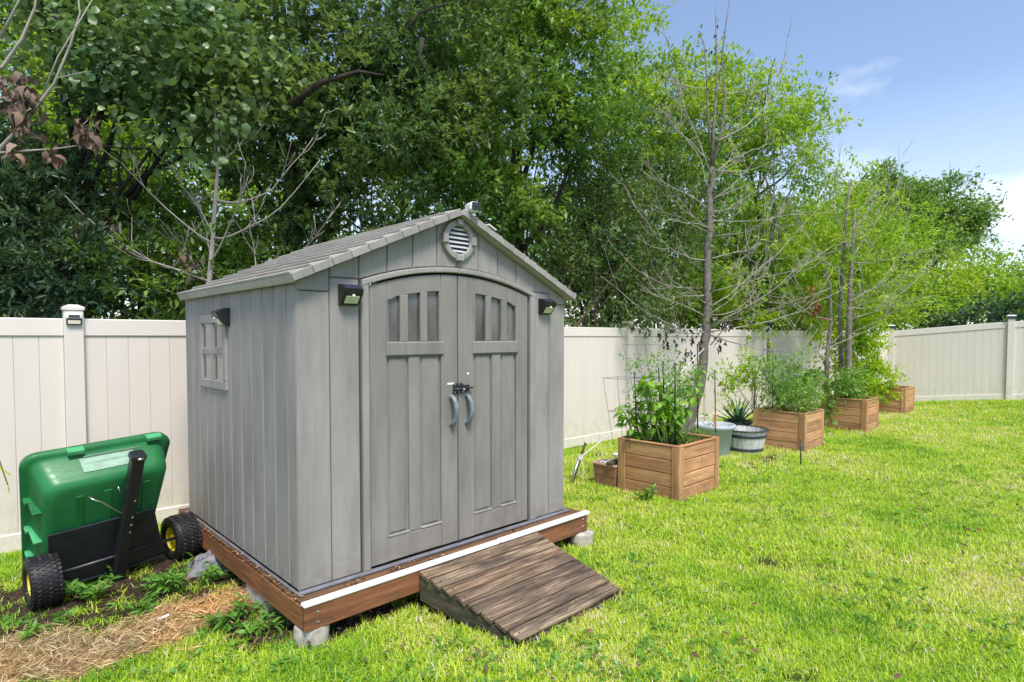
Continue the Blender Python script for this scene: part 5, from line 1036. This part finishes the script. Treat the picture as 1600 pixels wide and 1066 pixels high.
V, F, T = leaf_cloud(np.stack([x, y, np.full(n, .2475)+rs.rand(n)*.006], 1), np.stack([np.cos(az), np.sin(az), rs.randn(n)*.12], 1), .016+.014*rs.rand(n), .35, .2, rs.rand(n)**1.6, 0, rs); tag(link('deck_litter', np_mesh('deck_litter', V, F, LF['litter'], T)), 'leaf crumbs lying along the edge of the deck', 'ground litter', kind='stuff')
# low broad weeds, fallen leaves in the lawn
rs = np.random.RandomState(91); n = 3000; y = rs.uniform(2.2, 9, n); x = rs.uniform(-1, 1, n)*y*1.0; k = (vnoise(x, y, 1.3, 71) > .56) & (beyond(x, y) < -.1) & (m_dirt(x, y)+m_straw(x, y) < .3); x = x[k]; y = y[k]; n = len(x)
P = np.stack([x, y, ground_z(x, y)+.028], 1); Pk = np.repeat(P, 6, 0); az = rs.rand(n*6)*6.283; D = np.stack([np.cos(az), np.sin(az), .25+.25*rs.randn(n*6)], 1)
V, F, T = leaf_cloud(Pk+rs.randn(n*6, 3)*np.array([.022, .022, .008]), D, .032+.02*rs.rand(n*6), .42, .2, np.repeat(rs.rand(n), 6)*.4+.4+rs.rand(n*6)*.2, .1, rs, True); tag(link('lawn_weeds', np_mesh('lawn_weeds', V, F, LF['weed'], T)), 'low broad leaved weeds mixed into the lawn', 'weeds', kind='stuff')
n = 800; y = rs.uniform(2.2, 11, n); x = rs.uniform(-1, 1, n)*y*1.0; k = (beyond(x, y) < -.1) & ((vnoise(x, y, 1.1, 72) > .5) | (rs.rand(n) < .3)); x = x[k]; y = y[k]; n = len(x); az = rs.rand(n)*6.283
V, F, T = leaf_cloud(np.stack([x, y, ground_z(x, y)+.045+.02*rs.rand(n)], 1), np.stack([np.cos(az), np.sin(az), rs.randn(n)*.3], 1), .03+.03*rs.rand(n), .45, .4, .15+.45*rs.rand(n), .1, rs, True); tag(link('fallen_leaves', np_mesh('fallen_leaves', V, F, LF['litter'], T)), 'scattered dry fallen leaves lying in the lawn', 'leaf litter', kind='stuff')
# lawn: tufts of blades instanced on points
def tuft(seed, nb, spread, h, w):
    rs = np.random.RandomState(seed); V = []; F = []; T = []
    for i in range(nb):
        b = np.array([rs.randn()*spread, rs.randn()*spread, -.004]); az = rs.rand()*2*PI; L_ = h*(.55+.75*rs.rand()); tilt = R(rs.uniform(18, 80)); ww = w*(.7+.6*rs.rand())
        d = np.array([math.cos(az), math.sin(az), 0]); sd = np.array([-d[1], d[0], 0]); o = len(V)
        for t in (0, .35, .7, 1.):
            a = tilt*(.35+.9*t); p = b+d*L_*t*math.sin(a)+np.array([0, 0, L_*t*math.cos(a*.9)]); q = ww*(1-.75*t) if t < 1 else .0004; V += [p-sd*q*.5, p+sd*q*.5]
        F += [(o, o+1, o+3, o+2), (o+2, o+3, o+5, o+4), (o+4, o+5, o+7, o+6)]; tn = rs.rand(); T += [tn]*8
    me = np_mesh('grass_tuft', np.array(V), np.array(F), M['grass'], T); return bpy.data.objects.new('grass_tuft', me)
tufts = bpy.data.collections.new('grass_tufts')
for i in range(6): tufts.objects.link(tuft(i, 27, .033, .053, .0074))
rs = np.random.RandomState(77); PX = []; PYY = []; SZ = []
for (y0, y1, dens, sz) in ((1.7, 4.2, 1150, .82), (4.2, 6.5, 760, .92), (6.5, 9.5, 430, 1.1), (9.5, 17., 230, 1.3)):
    xa, xb = -1.05*y1-.5, 1.02*y1+1.; n = int((xb-xa)*(y1-y0)*dens); x = rs.uniform(xa, xb, n); y = rs.uniform(y0, y1, n); k = (x > -1.0*y-.5) & (x < .98*y+1.); PX.append(x[k]); PYY.append(y[k]); SZ.append(np.full(k.sum(), sz))
x = np.concatenate(PX); y = np.concatenate(PYY); sz = np.concatenate(SZ)
s_, v_ = shed_local(x, y); cover = 1-np.maximum(m_dirt(x, y)*.93, m_straw(x, y)*.96)
inside = np.zeros(len(x), bool)
for f, w in zip(pf, (.83, PW, .72, PW)):
    dx = x-f.x; dy = y-f.y; a = dx*U.x+dy*U.y; b = dx*V_.x+dy*V_.y; inside |= (a > .02) & (a < w-.02) & (b > .02) & (b < PD-.02)
right_ok = ~((x > 9.2) & (y > corner.y+(x-corner.x)*rd.y/rd.x-.02))
bed = beyond(x, y) < -.03
k = (rs.rand(len(x)) < cover) & ~inside & bed & right_ok & (y < corner.y+.6) & ~((x > posts[-1].x) & (y > posts[-1].y-.02+.06*(x-posts[-1].x)))
x = x[k]; y = y[k]; sz = sz[k]; n = len(x)
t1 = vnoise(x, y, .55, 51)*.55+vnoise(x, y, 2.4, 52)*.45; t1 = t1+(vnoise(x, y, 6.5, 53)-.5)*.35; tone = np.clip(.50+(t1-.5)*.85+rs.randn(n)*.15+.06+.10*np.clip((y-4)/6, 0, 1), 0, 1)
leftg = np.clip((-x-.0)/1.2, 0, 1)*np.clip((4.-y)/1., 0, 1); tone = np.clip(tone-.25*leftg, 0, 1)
me = bpy.data.meshes.new('lawn_grass'); me.vertices.add(n); me.vertices.foreach_set('co', np.stack([x, y, ground_z(x, y)], 1).astype(np.float32).ravel())
for nm, arr in (('tone', tone), ('size', sz*(.75+.5*rs.rand(n))*(.86+.3*vnoise(x, y, 1.6, 61))), ('turn', rs.rand(n)*6.283)):
    a = me.attributes.new(nm, 'FLOAT', 'POINT'); a.data.foreach_set('value', arr.astype(np.float32))
lawn = link('lawn_grass', me); tag(lawn, 'bright green lawn grass of broad short blades covering the yard', 'grass', kind='stuff')
ng = bpy.data.node_groups.new('grass', 'GeometryNodeTree'); ng.interface.new_socket('Geometry', in_out='INPUT', socket_type='NodeSocketGeometry'); ng.interface.new_socket('Geometry', in_out='OUTPUT', socket_type='NodeSocketGeometry')
gi = ng.nodes.new('NodeGroupInput'); go = ng.nodes.new('NodeGroupOutput'); ip = ng.nodes.new('GeometryNodeInstanceOnPoints'); ci = ng.nodes.new('GeometryNodeCollectionInfo')
ci.inputs['Collection'].default_value = tufts; ci.inputs['Separate Children'].default_value = True; ci.inputs['Reset Children'].default_value = True; ip.inputs['Pick Instance'].default_value = True
def natt(nm):
    q = ng.nodes.new('GeometryNodeInputNamedAttribute'); q.data_type = 'FLOAT'; q.inputs['Name'].default_value = nm; return q.outputs['Attribute']
cx = ng.nodes.new('ShaderNodeCombineXYZ'); ng.links.new(natt('turn'), cx.inputs['Z']); ng.links.new(cx.outputs[0], ip.inputs['Rotation']); ng.links.new(natt('size'), ip.inputs['Scale'])
ng.links.new(gi.outputs[0], ip.inputs['Points']); ng.links.new(ci.outputs[0], ip.inputs['Instance']); ng.links.new(ip.outputs[0], go.inputs[0])
md = lawn.modifiers.new('grass', 'NODES'); md.node_group = ng
print('leaf faces', TOT[0], 'tufts', n)
